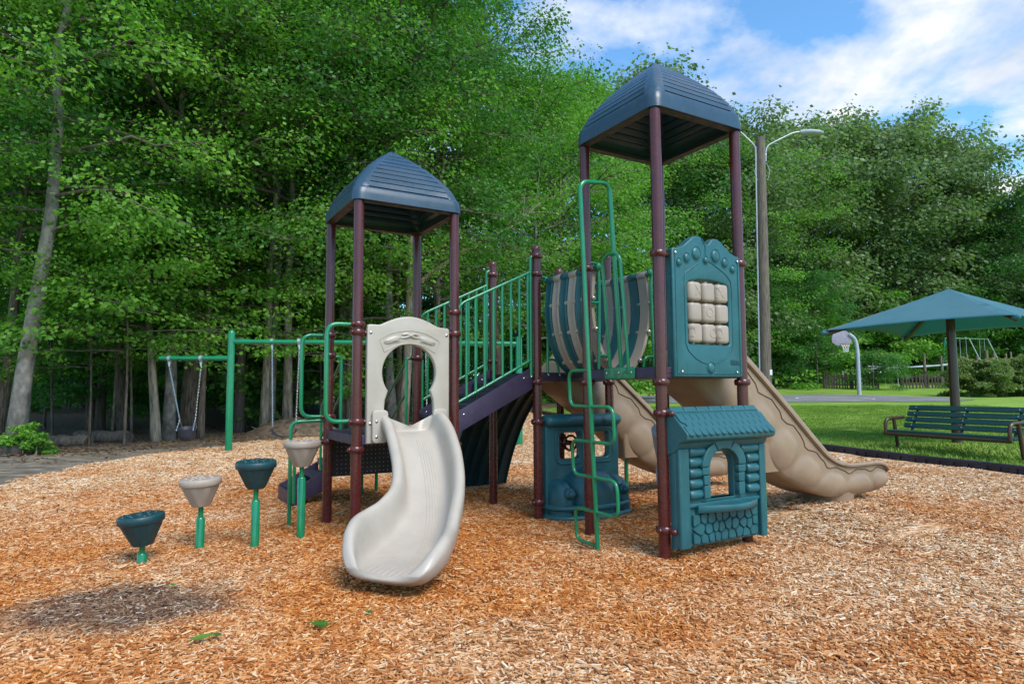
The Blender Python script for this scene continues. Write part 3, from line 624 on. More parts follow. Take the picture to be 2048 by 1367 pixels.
# straight slides
def straight_slide():
    PT = [(.90, 1.78, .52, 1.40), (1.21, 1.60, .80, 1.20), (1.74, 1.18, 1.28, .86), (2.2, .80, 1.68, .52), (2.42, .635, 1.98, .375), (2.66, .560, 2.40, .240), (2.95, .550, 2.85, .228), (3.15, .550, 3.12, .228), (3.29, .515, 3.28, .252), (3.365, .430, 3.365, .325)]
    ns = 150; W = 0.292; loops = []; nn = 18; acc = 0; last = None; groove = {-1: [], 1: []}; groove2 = {-1: [], 1: []}
    lob = 0.40
    for k in range(ns+1):
        q = crom(PT, (len(PT)-1)*k/ns); T = Vector((q[0], q[1])); B = Vector((q[2], q[3]))
        mid = (T+B)/2
        if last is not None: acc += (mid-last).length
        last = mid.copy(); d = (T-B)
        endf = sstep(0, 8, ns-k)
        wav = 0.020*math.sin(2*math.pi*acc/lob)
        def P(lat, f): p = B+d*f; return LU(lat, p.x, p.y)
        W_ = W*(0.88+0.12*endf)
        def side(sg):
            pts = []
            for i in range(nn+1):
                f = 0.02+0.86*i/nn
                ph = (acc/lob+0.42*f) % 1.0
                if f < 0.62:
                    x = (ph-0.5)/0.44; y = (f-0.30)/0.33
                    bul = max(0.0, 1-(abs(x)**2.6+abs(y)**2.6)); disp = 0.020*bul**0.55 if bul > 0 else 0
                else: disp = 0.0
                inset = 0.055*max(0, 1-f/0.35)**2
                lat = W_-0.028-inset+disp*endf
                pts.append((sg*lat, f))
            return pts
        rs = side(1); ls = side(-1)
        prof = [( -W_+0.12, 0.0+wav*0.3)]+ls+[(-W_, 0.90), (-W_-0.004, 0.95), (-W_+0.006, 0.985), (-W_+0.028, 1.0), (-W_+0.050, 0.985), (-W_+0.062, 0.95), (-W_+0.075, 0.80), (-W_+0.10, 0.66), (-W_+0.16, 0.59), (0, 0.57)]
        prof += [(-a, f) for a, f in prof[::-1][1:]]
        prof2 = [(a, f) for a, f in prof]
        loops.append([P(a, f) for a, f in prof2])
        for sg in (-1, 1):
            groove[sg].append(P(sg*(W_-0.0265), 0.76+0.05*math.sin(2*math.pi*acc/lob*1.0)+0.02*math.sin(2*math.pi*acc/lob*2+1))); groove2[sg].append(P(sg*(W_-0.0265), 0.885))
    m = MB().loft(loops); o = m.build('straight_slide', 'tan', PS, smooth=50)
    for sg in (1, -1):
        g = groove[sg]; MB().tube(g[4:-6:2], 0.0055, 6).build('wavy_groove', 'groove', o); g = groove2[sg]; MB().tube(g[4:-6:2], 0.0045, 6).build('edge_groove', 'groove', o)
    # flared foot and the socket of the support leg
    loops = []
    for z, a, b in ((-0.12, 0.25, 0.25), (0.06, 0.24, 0.24), (0.15, 0.235, 0.225), (0.24, 0.245, 0.26), (0.33, 0.25, 0.31)):
        n = 20; loops.append([LU(0.20/0.2*a*math.sin(2*math.pi*i/n), 2.72+b*math.cos(2*math.pi*i/n), z) for i in range(n)])
    MB().loft(loops).build('slide_foot', 'tan', o)
    m = MB(); loops = []
    for z, a, b in ((0.60, 0.10, 0.10), (0.80, 0.125, 0.13), (1.02, 0.14, 0.15)): loops.append([LU(0.12+p[1]*a/0.1, 1.58+p[0]*b/0.1, z-0.06) for p in rrect(-0.1, -0.1, 0.1, 0.1, 0.02, 3)])
    m.loft(loops).build('leg_socket', 'tan', o)
    MB().tube([LU(0.12, 1.58, -0.1), LU(0.12, 1.58, 0.62)], 0.024, 12).build('slide_leg', 'green', o)
    return o
mat_basic('groove', (0.10, 0.062, 0.04), 0.6, 0.05)
sl1 = straight_slide(); sl1.location = LU(A+S/2-0.01, 0.0, 0.0); sl1['label'] = 'tan straight slide from the taller tower'
sl2 = dup_tree(sl1, PS); sl2.location = LU(S/2, -0.16, -0.01); sl2['label'] = 'tan straight slide behind the taller tower'

# stairs between the low tower and the middle deck
def stairs():
    rt = empty('stairs'); rt.parent = PS
    zt = lambda v: 1.115+0.512*(v+0.859)
    for u in (S-0.005, 0.03):
        pl = [(-0.90, zt(-0.90)-0.20), (-0.06, zt(-0.06)-0.215), (-0.06, zt(-0.06)), (-0.90, zt(-0.90))]
        mk('stringer', panel_mesh(pl, [], 0.03, 0.003, lambda x, y, d: LU(u+d, x, y)), 'plum', rt)
        for v in (-0.16, -0.82): bolt(rt, u+0.016, v, zt(v)-0.06)
    for k in range(4):
        v = -0.80+0.205*k; z = DL+0.105*(k+1)+0.01
        MB().box(LU(S/2, v, z), (0.20, S-0.09, 0.04)).build('tread', 'deck_top', rt, bevel=0.004)
        MB().box(LU(S/2, v+0.10, z+0.03), (0.012, S-0.09, 0.10)).build('riser', 'plum', rt)
stairs()
def railing(u):
    rt = empty('railing'); rt.parent = PS; r = 0.0135
    zt = lambda v: 2.105+0.472*(v+0.86); zb = lambda v: 1.198+0.504*(v+0.859)
    tubeP('top_rail', [(u, -0.885, 1.40), (u, -0.885, zt(-0.885)), (u, -0.075, zt(-0.075))], r*1.15, 'green', rt, br=0.10)
    tubeP('bottom_rail', [(u, -0.885, zb(-0.885)), (u, -0.075, zb(-0.075))], r*1.1, 'green', rt)
    tubeP('end_bar', [(u, -0.075, 1.42), (u, -0.075, 2.63), (u, -0.03, 2.65)], r*1.15, 'green', rt, br=0.05)
    for k in range(8):
        v = -0.79+0.0975*k
        if v < -0.10: tubeP('bar', [(u, v, zb(v)), (u, v, zt(v))], r, 'green', rt)
    bolt(rt, u+0.015, -0.075, 1.43)
railing(S+0.005); railing(-0.005)

# moulded walkway of curved bands between the middle deck and the taller tower
def bridge():
    rt = empty('band_walkway'); rt.parent = PS
    half = [(0.035, 1.470), (0.10, 1.485), (0.19, 1.56), (0.265, 1.69), (0.320, 1.86), (0.345, 2.02), (0.340, 2.20), (0.312, 2.395)]
    c = 0.43; n = 6; u0 = S+0.03; dw = (A-0.02-u0)/n
    for i in range(n):
        for sg in (-1, 1):
            loops = []
            for k in range(25):
                q = crom(half, (len(half)-1)*k/24); q2 = crom(half, min(len(half)-1, (len(half)-1)*k/24+0.05)); q1 = crom(half, max(0, (len(half)-1)*k/24-0.05))
                t = Vector((q2[0]-q1[0], q2[1]-q1[1])).normalized(); nx, nz = t.y, -t.x
                uc = u0+dw*(i+0.5); hw = dw*0.5-0.006; th = 0.020
                sec = [(-hw, -th), (hw, -th), (hw, th*.55), (hw*.72, th), (hw*.5, th*.6), (-hw*.5, th*.6), (-hw*.72, th), (-hw, th*.55)]
                loops.append([LU(uc+a, c+sg*(q[0]+nx*b), q[1]+nz*b) for a, b in sec])
            mt = 'teal' if i % 2 == 0 else 'block'
            m = MB().loft(loops); uc = u0+dw*(i+0.5)
            m.tube([LU(uc-dw*.47, c+sg*0.312, 2.395), LU(uc-dw*.40, c+sg*0.312, 2.395), LU(uc+dw*.40, c+sg*0.312, 2.395), LU(uc+dw*.47, c+sg*0.312, 2.395)], [0.030, 0.037, 0.037, 0.030], 14)
            b = m.build('band', mt, rt, smooth=45)
            for f in (0.30, 0.56, 0.80):
                q = crom(half, (len(half)-1)*f)
                mm = MB(); mm.tube([LU(uc+dw*.30, c+sg*q[0], q[1]), LU(uc+dw*.62, c+sg*q[0], q[1])], [0.024, 0.020], 12); mm.build('spacer', 'block', b)
                if i == n-1: bolt(b, uc+dw*.62, c+sg*q[0], q[1], sc=1.3)
    for sg in (-1, 1): MB().tube([LU(u0-0.06, c+sg*0.312, 2.395), LU(A+0.03, c+sg*0.312, 2.395)], 0.019, 12).build('top_pipe', 'green', rt)
    for u in (S+0.0, A+0.0):
        for sg, v0 in ((1, 0.0), (-1, S)):
            tubeP('end_hoop', [(u, v0+sg*0.03, 2.44), (u, v0+sg*0.13, 2.44), (u, v0+sg*0.145, 2.28), (u, v0+sg*0.125, 1.45)], 0.0145, 'green', rt, br=0.09)
            tubeP('low_loop', [(u, v0+sg*0.125, 1.605), (u, v0+sg*0.245, 1.605), (u, v0+sg*0.265, 1.44)], 0.0135, 'green', rt, br=0.06)
            tubeP('cross_stub', [(u, v0+sg*0.02, 2.08), (u, v0+sg*0.14, 2.08)], 0.012, 'green', rt)
            for q in (0.125, 0.265): bolt(rt, u+0.03 if u > 1 else u+0.02, v0+sg*q, 1.45, sc=1.2)
            MB().ell(LU(u+(0.02 if u > 1.5 else 0), c-sg*0.312, 2.41), (0.030, 0.030, 0.040), None, 12, 8).build('pipe_end', 'green', rt)
    MB().box(LU((S+A)/2, c, 1.452), (0.30, A-S, 0.03)).build('walk_floor', 'plum_dark', rt)
bridge()

# serpentine climber
def climber():
    rt = empty('pole_climber'); rt.parent = PS; U = 2.2; r = 0.0185
    pv = lambda z: -0.275-0.043*z
    tubeP('pole', [(U, pv(-0.15), -0.15), (U, pv(2.98), 2.985), (U, -0.095, 3.02), (U, 0.0, 1.45)], r, 'green', rt, br=0.085, n=14)
    cyc = [(1.46, -1), (1.175, 1), (0.895, -1), (0.615, 1), (0.34, -1)]
    zs = [1.455, 1.165, 0.885, 0.605, 0.335, 0.07]
    for i in range(5):
        sg = -1 if i % 2 == 0 else 1; z1, z0 = zs[i], zs[i+1]; e = 0.275*sg
        tubeP('rung', [(U, pv(z1), z1), (U+e, pv(z1), z1), (U+e, pv(z0), z0), (U, pv(z0), z0)], 0.0145, 'green', rt, br=0.075)
    tubeP('hand_loop', [(U-0.115, -0.022, 1.43), (U-0.115, -0.095, 2.42), (U+0.115, -0.095, 2.42), (U+0.115, -0.022, 1.43)], 0.0145, 'green', rt, br=0.10)
    mk('mount_plate', panel_mesh(rrect(U-0.19, 1.385, U+0.19, 1.48, 0.012, 3), [], 0.012, 0.003, lambda x, y, d: LU(x, -0.024-d, y)), 'green', rt)
    for q in (-0.155, 0, 0.155): bolt(rt, U+q, -0.031, 1.435, '-v', 1.4)
climber()

# hand loops on the left of the low tower
for u in (0.0, S):
    z0, z1 = (1.055, 1.84) if u == 0 else (1.045, 1.865)
    tubeP('hand_loop', [(u, -2*S-0.03, z1), (u, -2*S-0.26, z1), (u, -2*S-0.26, z0), (u, -2*S-0.03, z0)], 0.019, 'green', br=0.10, n=14)
# steps at the back of the low tower
def back_steps():
    rt = empty('transfer_steps'); rt.parent = PS
    MB().box(LU(-0.035, -1.5*S, 0.655), (S-0.10, 0.02, 0.37)).build('perforated_riser', 'plum_dark', rt)
    dots = MB()
    for i in range(18):
        for j in range(8): dots.box(LU(-0.0235, -1.73+0.043*i, 0.50+0.042*j), (0.008, 0.002, 0.008))
    dots.build('perforation', 'block', rt, smooth=0)['kind'] = 'stuff'
    mk('gusset', panel_mesh([(-0.10, 0.84), (0.0, 0.84), (0.0, 0.50), (-0.30, 0.62), (-0.30, 0.84)], [], 0.02, 0.003, lambda x, y, d: LU(x-0.03, -1.78+d, y)), 'block', rt)
    MB().box(LU(-1.0, -1.15, 0.46), (0.75, 1.30, 0.07)).build('landing', 'plum', rt, bevel=0.005)
    for u in (-1.08, -1.70):
        pl = [(-1.95, 0.03), (-1.95, 0.215), (-1.90, 0.235), (-1.50, 0.455), (-1.50, 0.25), (-1.62, 0.17)]
        mk('step_side', panel_mesh(pl, [], 0.025, 0.003, lambda x, y, d: LU(u+d, x, y)), 'plum', rt)
    MB().box(LU(-1.39, -1.95, 0.115), (0.025, 0.60, 0.17)).build('step_front', 'plum', rt, bevel=0.004)
    MB().box(LU(-1.39, -1.83, 0.19), (0.20, 0.60, 0.03)).build('tread', 'deck_top', rt); MB().box(LU(-1.39, -1.60, 0.34), (0.22, 0.60, 0.03)).build('tread', 'deck_top', rt)
    MB().box(LU(-1.39, -1.48, 0.42), (0.02, 0.60, 0.14)).build('riser', 'plum', rt)
    for u, v in ((-1.12, -1.90), (-1.66, -1.90), (-1.5, -1.02), (-0.6, -0.85), (-1.6, -0.8)): tubeP('leg', [(u, v, -0.1), (u, v, 0.43 if v > -1.5 else 0.1)], 0.022, 'green', rt)
    for v in (-1.71, -1.03):
        tubeP('hand_rail', [(0.0, v-0.08*(1 if v < -1.5 else -1), 1.635), (0, v, 1.635), (0, v, 0.92)], 0.016, 'green', rt, br=0.03)
        tubeP('hand_rail', [(0, v, 1.60), (-0.75, v, 1.12), (-0.75, v, 0.45)], 0.014, 'green', rt, br=0.06); tubeP('hand_rail', [(0, v, 1.27), (-0.74, v, 0.80)], 0.012, 'green', rt)
    tubeP('hand_rail', [(0.0, -2*S-0.03, 1.02), (-0.04, -2.17, 1.01), (-0.04, -2.17, -0.1)], 0.018, 'green', rt, br=0.08)
    tubeP('hand_rail', [(-0.9, -1.65, 0.72), (-0.9, -1.95, 0.72), (-0.9, -1.95, 0.1)], 0.018, 'green', rt, br=0.06)
back_steps()

# ribbed wall climber at the back of the middle deck
def wall_climber():
    pr = [(0.0, 1.43), (-0.22, 1.39), (-0.50, 1.22), (-0.80, 0.93), (-1.05, 0.58), (-1.25, 0.20), (-1.34, -0.08)]
    loops = []; nv = 48
    for k in range(29):
        q = crom(pr, (len(pr)-1)*k/28); q2 = crom(pr, min(len(pr)-1, (len(pr)-1)*k/28+.05)); q1 = crom(pr, max(0, (len(pr)-1)*k/28-.05))
        t = Vector((q2[0]-q1[0], q2[1]-q1[1])).normalized(); n = Vector((-t.y, t.x)); top = []; bot = []
        for i in range(nv+1):
            v = 0.03+(S-0.06)*i/nv; rb = 0.035*(1 if (i % 8) in (0, 1, 2) else 0)
            top.append(LU(q[0]+n.x*-0.02, v, q[1]+n.y*-0.02)); bot.append(LU(q[0]+n.x*(0.02+rb), v, q[1]+n.y*(0.02+rb)))
        loops.append(top+bot[::-1])
    o = MB().loft(loops).build('wall_climber', 'teal_dark', PS, smooth=35); return o
wall_climber()

# noughts and crosses panel
def game_panel():
    U = A+S+0.005
    out = [(0.10, 1.392), (0.10, 2.385), (0.112, 2.40), (0.16, 2.405), (0.22, 2.425), (0.275, 2.465), (0.32, 2.502), (0.365, 2.522), (0.41, 2.522), (0.445, 2.505), (0.475, 2.470), (0.492, 2.462), (0.51, 2.470), (0.54, 2.505), (0.575, 2.522), (0.62, 2.520), (0.665, 2.500), (0.71, 2.462), (0.765, 2.425), (0.82, 2.405), (0.862, 2.40), (0.874, 2.385), (0.874, 1.392)]
    win = [(0.272, 1.650), (0.712, 1.650), (0.725, 1.662), (0.725, 2.130), (0.69, 2.152), (0.60, 2.166), (0.492, 2.171), (0.38, 2.166), (0.29, 2.152), (0.258, 2.130), (0.258, 1.662)]
    o = mk('game_panel', panel_mesh(out, [win], 0.085, 0.014, lambda x, y, d: LU(U+d, x, y)), 'teal', PS, smooth=35)
    o['label'] = 'teal noughts and crosses panel with turning blocks'
    uf = U+0.0425
    fn = lambda x, y, d: LU(uf+d, x, y)
    def bead(pts, r=0.0055): MB().tube([LU(uf+0.001, *p) for p in pts], r, 6).build('moulded_line', 'teal', o)
    # curved moulding round the window
    bead([(0.492-0.10, 2.30), (0.36, 2.285), (0.30, 2.25), (0.24, 2.215), (0.225, 2.16), (0.225, 1.66), (0.25, 1.60), (0.32, 1.545), (0.40, 1.51), (0.455, 1.50)])
    bead([(0.492-0.06, 2.505), (0.470, 2.44), (0.468, 2.38), (0.50, 2.33), (0.60, 2.285), (0.70, 2.235), (0.755, 2.18), (0.762, 2.10), (0.762, 1.66), (0.735, 1.60), (0.66, 1.545), (0.58, 1.51), (0.525, 1.50)])
    bead([(0.13, 1.42), (0.455, 1.42)]); bead([(0.53, 1.42), (0.845, 1.42)]); bead([(0.13, 1.42), (0.13, 2.36)]); bead([(0.845, 1.42), (0.845, 2.36)])
    for v, z, a, b in ((0.168, 2.285, .026, .030), (0.255, 2.330, .032, .037), (0.362, 2.375, .045, .052), (0.468, 2.330, .026, .029), (0.580, 2.375, .045, .052), (0.690, 2.330, .034, .038), (0.782, 2.285, .028, .031), (0.495, 1.462, .038, .045)):
        MB().ell(LU(uf, v, z), (a, 0.020, b), None, 18, 10).build('boss', 'teal', o); ring = [(v+(a+.009)*math.cos(t), z+(b+.009)*math.sin(t)) for t in np.linspace(0, 2*math.pi, 25)[:-1]]
        MB().tube([LU(uf, *p) for p in ring], 0.004, 6, closed=True).build('boss_ring', 'teal', o)
    for v, z in ((0.135, 2.36), (0.842, 2.355), (0.178, 1.432), (0.80, 1.432)):
        MB().tube([LU(uf-0.01, v, z), LU(uf+0.004, v, z)], 0.016, 14).build('bolt_cup', 'teal_dark', o); bolt(o, uf+0.004, v, z, sc=1.1)
    # turning blocks
    cw, ch = 0.149, 0.158
    for r_ in range(3):
        for c_ in range(3):
            v = 0.492+(c_-1)*0.153; z = 1.905-(r_-1)*0.166; h = 0.073; m = MB(); loops = []
            for zz, k in ((-h, .80), (-h+.010, .96), (-h+.022, 1.0), (h-.022, 1.0), (h-.010, .96), (h, .80)): loops.append([LU(U+p[1]*k, v+p[0]*k, z+zz) for p in rrect(-.0715, -.060, .0715, .060, .040, 5)])
            m.loft(loops); b = m.build('turning_block', 'block', o, smooth=40)
            MB().tube([LU(U, v, z-0.088), LU(U, v, z+0.088)], 0.022, 12).build('spindle', 'block', b)
            t = {(0, 0): ('X', 0.022), (0, 2): ('X', -0.030), (1, 1): ('O', -0.008), (2, 1): ('O', 0.024), (2, 0): ('O', -0.056), (2, 2): ('O', -0.058)}.get((r_, c_))
            if t:
                ch_, off = t
                me = text_mesh(ch_, 0.112, 0.0025, lambda x, y, d: (x, y, d), 0.001)
                for vt in me.vertices:
                    x = max(-0.072, min(0.072, vt.co.x*0.92+off)); lim = 0.0335
                    dep = 0.0 if abs(x) <= lim else 0.040-math.sqrt(max(0, 0.040**2-min(abs(x)-lim, 0.0399)**2))
                    if vt.co.x*0.92+off != x: dep += 0.0
                    vt.co = Vector(LU(U+0.0595-dep+vt.co.z, v+x, z+vt.co.y))
                me.update(); mk('letter', me, 'block', b, smooth=30)
    for c_ in range(3):
        MB().tube([LU(U, 0.492+(c_-1)*0.153, 1.64), LU(U, 0.492+(c_-1)*0.153, 2.165)], 0.010, 8).build('axle', 'galv', o)
    mk('maker_plate', panel_mesh(rrect(0.728, 1.492, 0.846, 1.535, 0.004, 2), [], 0.006, 0.001, fn), 'teal_dark', o)
    mk('maker_lettering', text_mesh('little tikes', 0.027, 0.002, lambda x, y, d: LU(uf+0.0035+d, 0.787+x*0.86, 1.513+y*1.1)), 'teal', o)
    for z in (2.346, 1.43):
        tubeP('bracket', [(A+S, 0.03, z), (A+S, 0.11, z)], 0.018, 'maroon', br=0.01); tubeP('bracket', [(A+S, S-0.03, z), (A+S, 0.865, z)], 0.018, 'maroon', br=0.01)
game_panel()

# play-house shop front
def house_panel():
    U = A+S+0.085
    out = [(0.012, 0.125), (0.978, 0.125), (0.978, 1.00), (0.012, 1.00)]
    win = [(0.332, 0.462), (0.640, 0.462), (0.640, 0.70)]+[(0.486+0.154*math.cos(t), 0.70+0.128*math.sin(t)) for t in np.linspace(0.12, math.pi-0.12, 16)]+[(0.332, 0.70)]
    o = mk('house_panel', panel_mesh(out, [win], 0.07, 0.012, lambda x, y, d: LU(U+d, x, y)), 'teal', PS, smooth=35); o['label'] = 'teal play house shop front with shingled awning'
    uf = U+0.035
    for v0, v1 in ((0.014, 0.118), (0.905, 0.976)): MB().box(LU(uf+0.012, (v0+v1)/2, 0.49), (v1-v0, 0.05, 0.735)).build('corner_board', 'teal', o, bevel=0.012, seg=3)
    for k in range(5):
        z = 0.825-0.0795*k
        for v0, v1 in ((0.128, 0.262 if k else 0.30), (0.765 if k else 0.70, 0.900)): MB().tube([LU(uf+0.002, v0, z), LU(uf+0.002, v0+.012, z), LU(uf+0.002, v1-.012, z), LU(uf+0.002, v1, z)], [0.030, 0.0385, 0.0385, 0.030], 18).build('log', 'teal', o, smooth=60)
    cx, cz = 0.486, 0.705
    def seg(a0, a1, r0, r1, ry=0.84):
        pts = [(cx+r1*math.cos(a), cz+r1*ry*math.sin(a)) for a in np.linspace(a0, a1, 8)]+[(cx+r0*math.cos(a), cz+r0*ry*math.sin(a)) for a in np.linspace(a1, a0, 8)]
        mk('arch_block', panel_mesh(pts, [], 0.062, 0.008, lambda x, y, d: LU(uf+0.018+d, x, y)), 'teal', o)
    for a0, a1 in ((0.02, 1.10), (1.13, 2.01), (2.04, 3.12)): seg(a0, a1, 0.160, 0.245)
    for s in (-1, 1):
        for z0, z1 in ((0.650, 0.705), (0.575, 0.645), (0.475, 0.570)):
            v0, v1 = sorted((cx+s*0.158, cx+s*(0.240 if z0 > .64 else 0.225))); mk('jamb_block', panel_mesh(rrect(v0, z0, v1, z1, .006, 2), [], 0.060, 0.007, lambda x, y, d: LU(uf+0.016+d, x, y)), 'teal', o)
    # counter shelf
    n = 20; top = [(0.20+0.665*i/n, 0.035+0.115*math.sin(math.pi*i/n)**0.8) for i in range(n+1)]
    loops = []
    for z, k in ((0.372, .80), (0.384, .95), (0.402, 1.0), (0.420, 1.0), (0.430, .96)): loops.append([LU(uf+y*k, x, z) for x, y in top]+[LU(uf-0.02, 0.865, z), LU(uf-0.02, 0.20, z)])
    MB().loft(loops).build('counter', 'teal', o, smooth=40)
    MB().box(LU(uf-0.05, 0.486, 0.452), (0.31, 0.10, 0.02)).build('sill', 'teal', o)
    MB().box(LU(uf+0.008, 0.512, 0.430), (0.786, 0.03, 0.025)).build('ledge', 'teal', o, bevel=0.004)
    # irregular stones
    rng = random.Random(7); seeds = []
    for j in range(3):
        for i in range(9): seeds.append((0.16+0.725*(i+0.5+(0.45 if j % 2 else 0)+rng.uniform(-.28, .28))/9.2, 0.142+0.225*(j+0.5+rng.uniform(-.25, .25))/3))
    for s in seeds:
        poly = [Vector(p) for p in ((0.155, 0.142), (0.885, 0.142), (0.885, 0.366), (0.155, 0.366))]
        for t in seeds:
            if t == s: continue
            mid = Vector(((s[0]+t[0])/2, (s[1]+t[1])/2)); nn = Vector((t[0]-s[0], t[1]-s[1])).normalized(); new = []
            for i in range(len(poly)):
                a, b = poly[i], poly[(i+1) % len(poly)]; da, db = (a-mid).dot(nn), (b-mid).dot(nn)
                if da <= 0: new.append(a)
                if da*db < 0: new.append(a+(b-a)*(da/(da-db)))
            poly = new
            if len(poly) < 3: break
        if len(poly) < 3: continue
        c = sum(poly, Vector((0, 0)))/len(poly); pl = []
        for i in range(len(poly)):
            a, b, d = poly[i-1], poly[i], poly[(i+1) % len(poly)]
            for q in (b.lerp(a, .22), b, b.lerp(d, .22)): pl.append(q if q is not b else b.lerp(c, .10))
        m = MB(); loops = []
        for dd, k in ((-.004, .90), (.012, .88), (.019, .80)): loops.append([LU(uf+dd, *(c+(q-c)*k)) for q in pl])
        m.loft(loops).build('stone', 'teal', o, smooth=35)
    # awning: wedge, ridge caps, scalloped shingles
    R0, Z0, R1, Z1 = A+S+0.055, 1.150, A+S+0.245, 0.975
    prof = [(R0-0.02, 0.80), (R0-0.02, Z0-0.005), (R0, Z0), (R0+0.02, Z0-0.008), (R1, Z1+0.004), (R1+0.008, Z1-0.008), (R1+0.004, Z1-0.045), (R1-0.012, Z1-0.058), (uf+0.05, 0.90), (uf+0.03, 0.86), (uf, 0.83)]
    m = MB(); m.loft([[LU(p[0], v, p[1]+dz) for p in prof] for v, dz in ((0.004, 0), (0.986, 0))]); aw = m.build('awning', 'teal', o, smooth=25, bevel=0.006)
    d = Vector((R1-R0-0.02, Z1-Z0)); ln = d.length; d.normalize(); nrm = Vector((-d.y, d.x))
    if nrm.y < 0: nrm = -nrm
    w = 0.0685; lh = 0.090
    shp = [(-w/2+.002, 0), (w/2-.002, 0)]+[((w/2-.002)*math.cos(t), -lh+0.034-0.034*math.sin(t)) for t in np.linspace(0, math.pi, 9)]
    def pl(v, s, x, y, hh): p = Vector((R0+0.02, Z0-0.004))+d*(s-y)+nrm*hh; return LU(p.x, v+x, p.y)
    loops = [[pl(0, 0, x, y, h) for x, y in [(cx_*k, cy_*k-(1-k)*.045) for cx_, cy_ in shp]] for h, k in ((-.003, 1), (.006, 1), (.010, .90))]
    sm = MB().loft(loops).build('shingle', 'teal', o, smooth=35); SM = sm.data; bpy.data.objects.remove(sm)
    for row in range(3):
        for k in range(14):
            v = 0.035+w/2+k*w+(w/2 if row % 2 else 0)-0.02
            if v+w/2 > 0.975: continue
            p0 = pl(0, 0, 0, 0, 0); p1 = pl(0, 0.058+row*0.060, 0, 0, 0.004-row*0.001)
            sub('shingle', SM, o, (v, p1[1]-p0[1], p1[2]-p0[2]))
    for k in range(7):
        v = 0.012+0.1375*(k+.5)
        MB().box(LU(R0+0.020, v, Z0-0.010), (0.131, 0.055, 0.018), Matrix.Rotation(math.atan2(d.y, d.x)*-1, 3, 'X')).build('ridge_cap', 'teal', o, bevel=0.006)
    for z in (1.116, 0.25):
        tubeP('bracket', [(A+S, 0.0, z), (A+S+0.10, -0.005, z)], 0.018, 'maroon', br=0.01); tubeP('bracket', [(A+S+.02, S, z), (A+S+0.08, S-0.01, z)], 0.018, 'maroon', br=0.01)
        MB().ell(LU(A+S+0.105, -0.004, z), (0.024, 0.026, 0.024), None, 12, 8).build('bracket_cap', 'maroon', PS)
house_panel()

# car panel under the middle deck
def car_panel():
    U = S+0.0
    out = rrect(0.065, 0.03, 0.995, 1.04, 0.05, 6); w1 = rrect(0.235, 0.60, 0.495, 0.865, 0.045, 6); w2 = rrect(0.60, 0.60, 0.865, 0.865, 0.045, 6)
    o = mk('car_panel', panel_mesh(out, [w1, w2], 0.09, 0.018, lambda x, y, d: LU(U+d, x, y)), 'teal', PS, smooth=40); o['label'] = 'teal car front panel under the middle deck'
    uf = U+0.045
    for x0, x1 in ((0.185, 0.52), (0.575, 0.915)):
        ring = rrect(x0, 0.555, x1, 0.905, 0.08, 8); MB().tube([LU(uf, *p) for p in ring], 0.011, 8, closed=True).build('window_rim', 'teal', o)
    loops = []
    for v, k in ((0.058, .6), (0.075, .9), (0.11, 1), (0.95, 1), (0.985, .9), (1.002, .6)):
        loops.append([LU(U+0.0+(0.115*k*math.cos(t) if math.cos(t) > 0 else 0.06*k*math.cos(t)), v, 0.985+0.068*k*math.sin(t)) for t in np.linspace(0, 2*math.pi, 20)[:-1]])
    MB().loft(loops).build('visor', 'teal', o, smooth=60)
    for v in (0.30, 0.53, 0.76):
        m = MB(); m.ell(LU(U+0.10, v, 0.985), (0.040, 0.02, 0.040), None, 16, 8); m.ell(LU(U+0.118, v, 0.988), (0.026, 0.022, 0.026), None, 14, 8); m.build('marker_lamp', 'teal', o)
    def bulge(name, v, z, rv, ru, rz, uo, zmin=0.03, pw=2.4):
        loops = []
        for j in range(11):
            t = j/10; zz = zmin+(z+rz-zmin)*t; s = max(0, 1-max(0, (zz-z)/rz)**pw)**(1/pw) if zz > z else 1
            loops.append([LU(uo+ru*s*max(0, math.sin(a))**0.75, v+rv*(s if zz > z else 1)*math.cos(a), zz) for a in np.linspace(0, math.pi, 16)])
        return MB().loft(loops).build(name, 'teal', o, smooth=60)
    bulge('hood', 0.555, 0.24, 0.285, 0.30, 0.285, U+0.03); bulge('fender', 0.205, 0.22, 0.125, 0.215, 0.205, U+0.03, pw=2.1); bulge('fender', 0.905, 0.22, 0.125, 0.215, 0.205, U+0.03, pw=2.1)
    for v in (0.215, 0.895):
        m = MB(); m.ell(LU(U+0.225, v, 0.285), (0.062, 0.045, 0.062), None, 18, 10); m.ell(LU(U+0.262, v, 0.285), (0.040, 0.036, 0.040), None, 16, 10); m.build('headlight', 'teal', o)
    def wrap(z, k, r): return [LU(U+0.03, 0.07, z), LU(U+0.14*k, 0.085, z), LU(U+0.235*k, 0.16, z), LU(U+0.275*k, 0.30, z), LU(U+0.325*k, 0.45, z), LU(U+0.335*k, 0.555, z), LU(U+0.325*k, 0.66, z), LU(U+0.275*k, 0.81, z), LU(U+0.235*k, 0.95, z), LU(U+0.14*k, 1.025, z), LU(U+0.03, 1.04, z)]
    MB().tube(bend(wrap(0.150, 1.0, 0), 0.08), 0.028, 10).build('bumper', 'teal', o); MB().tube(bend(wrap(0.055, 1.04, 0), 0.08), 0.034, 10).build('skirt', 'teal', o)
    for z in (0.983, 0.201): tubeP('bracket', [(S, 0.03, z), (S+.01, 0.08, z)], 0.018, 'maroon', br=0.01); tubeP('bracket', [(S, S-0.03, z), (S+.01, 0.985, z)], 0.018, 'maroon', br=0.01)
car_panel()
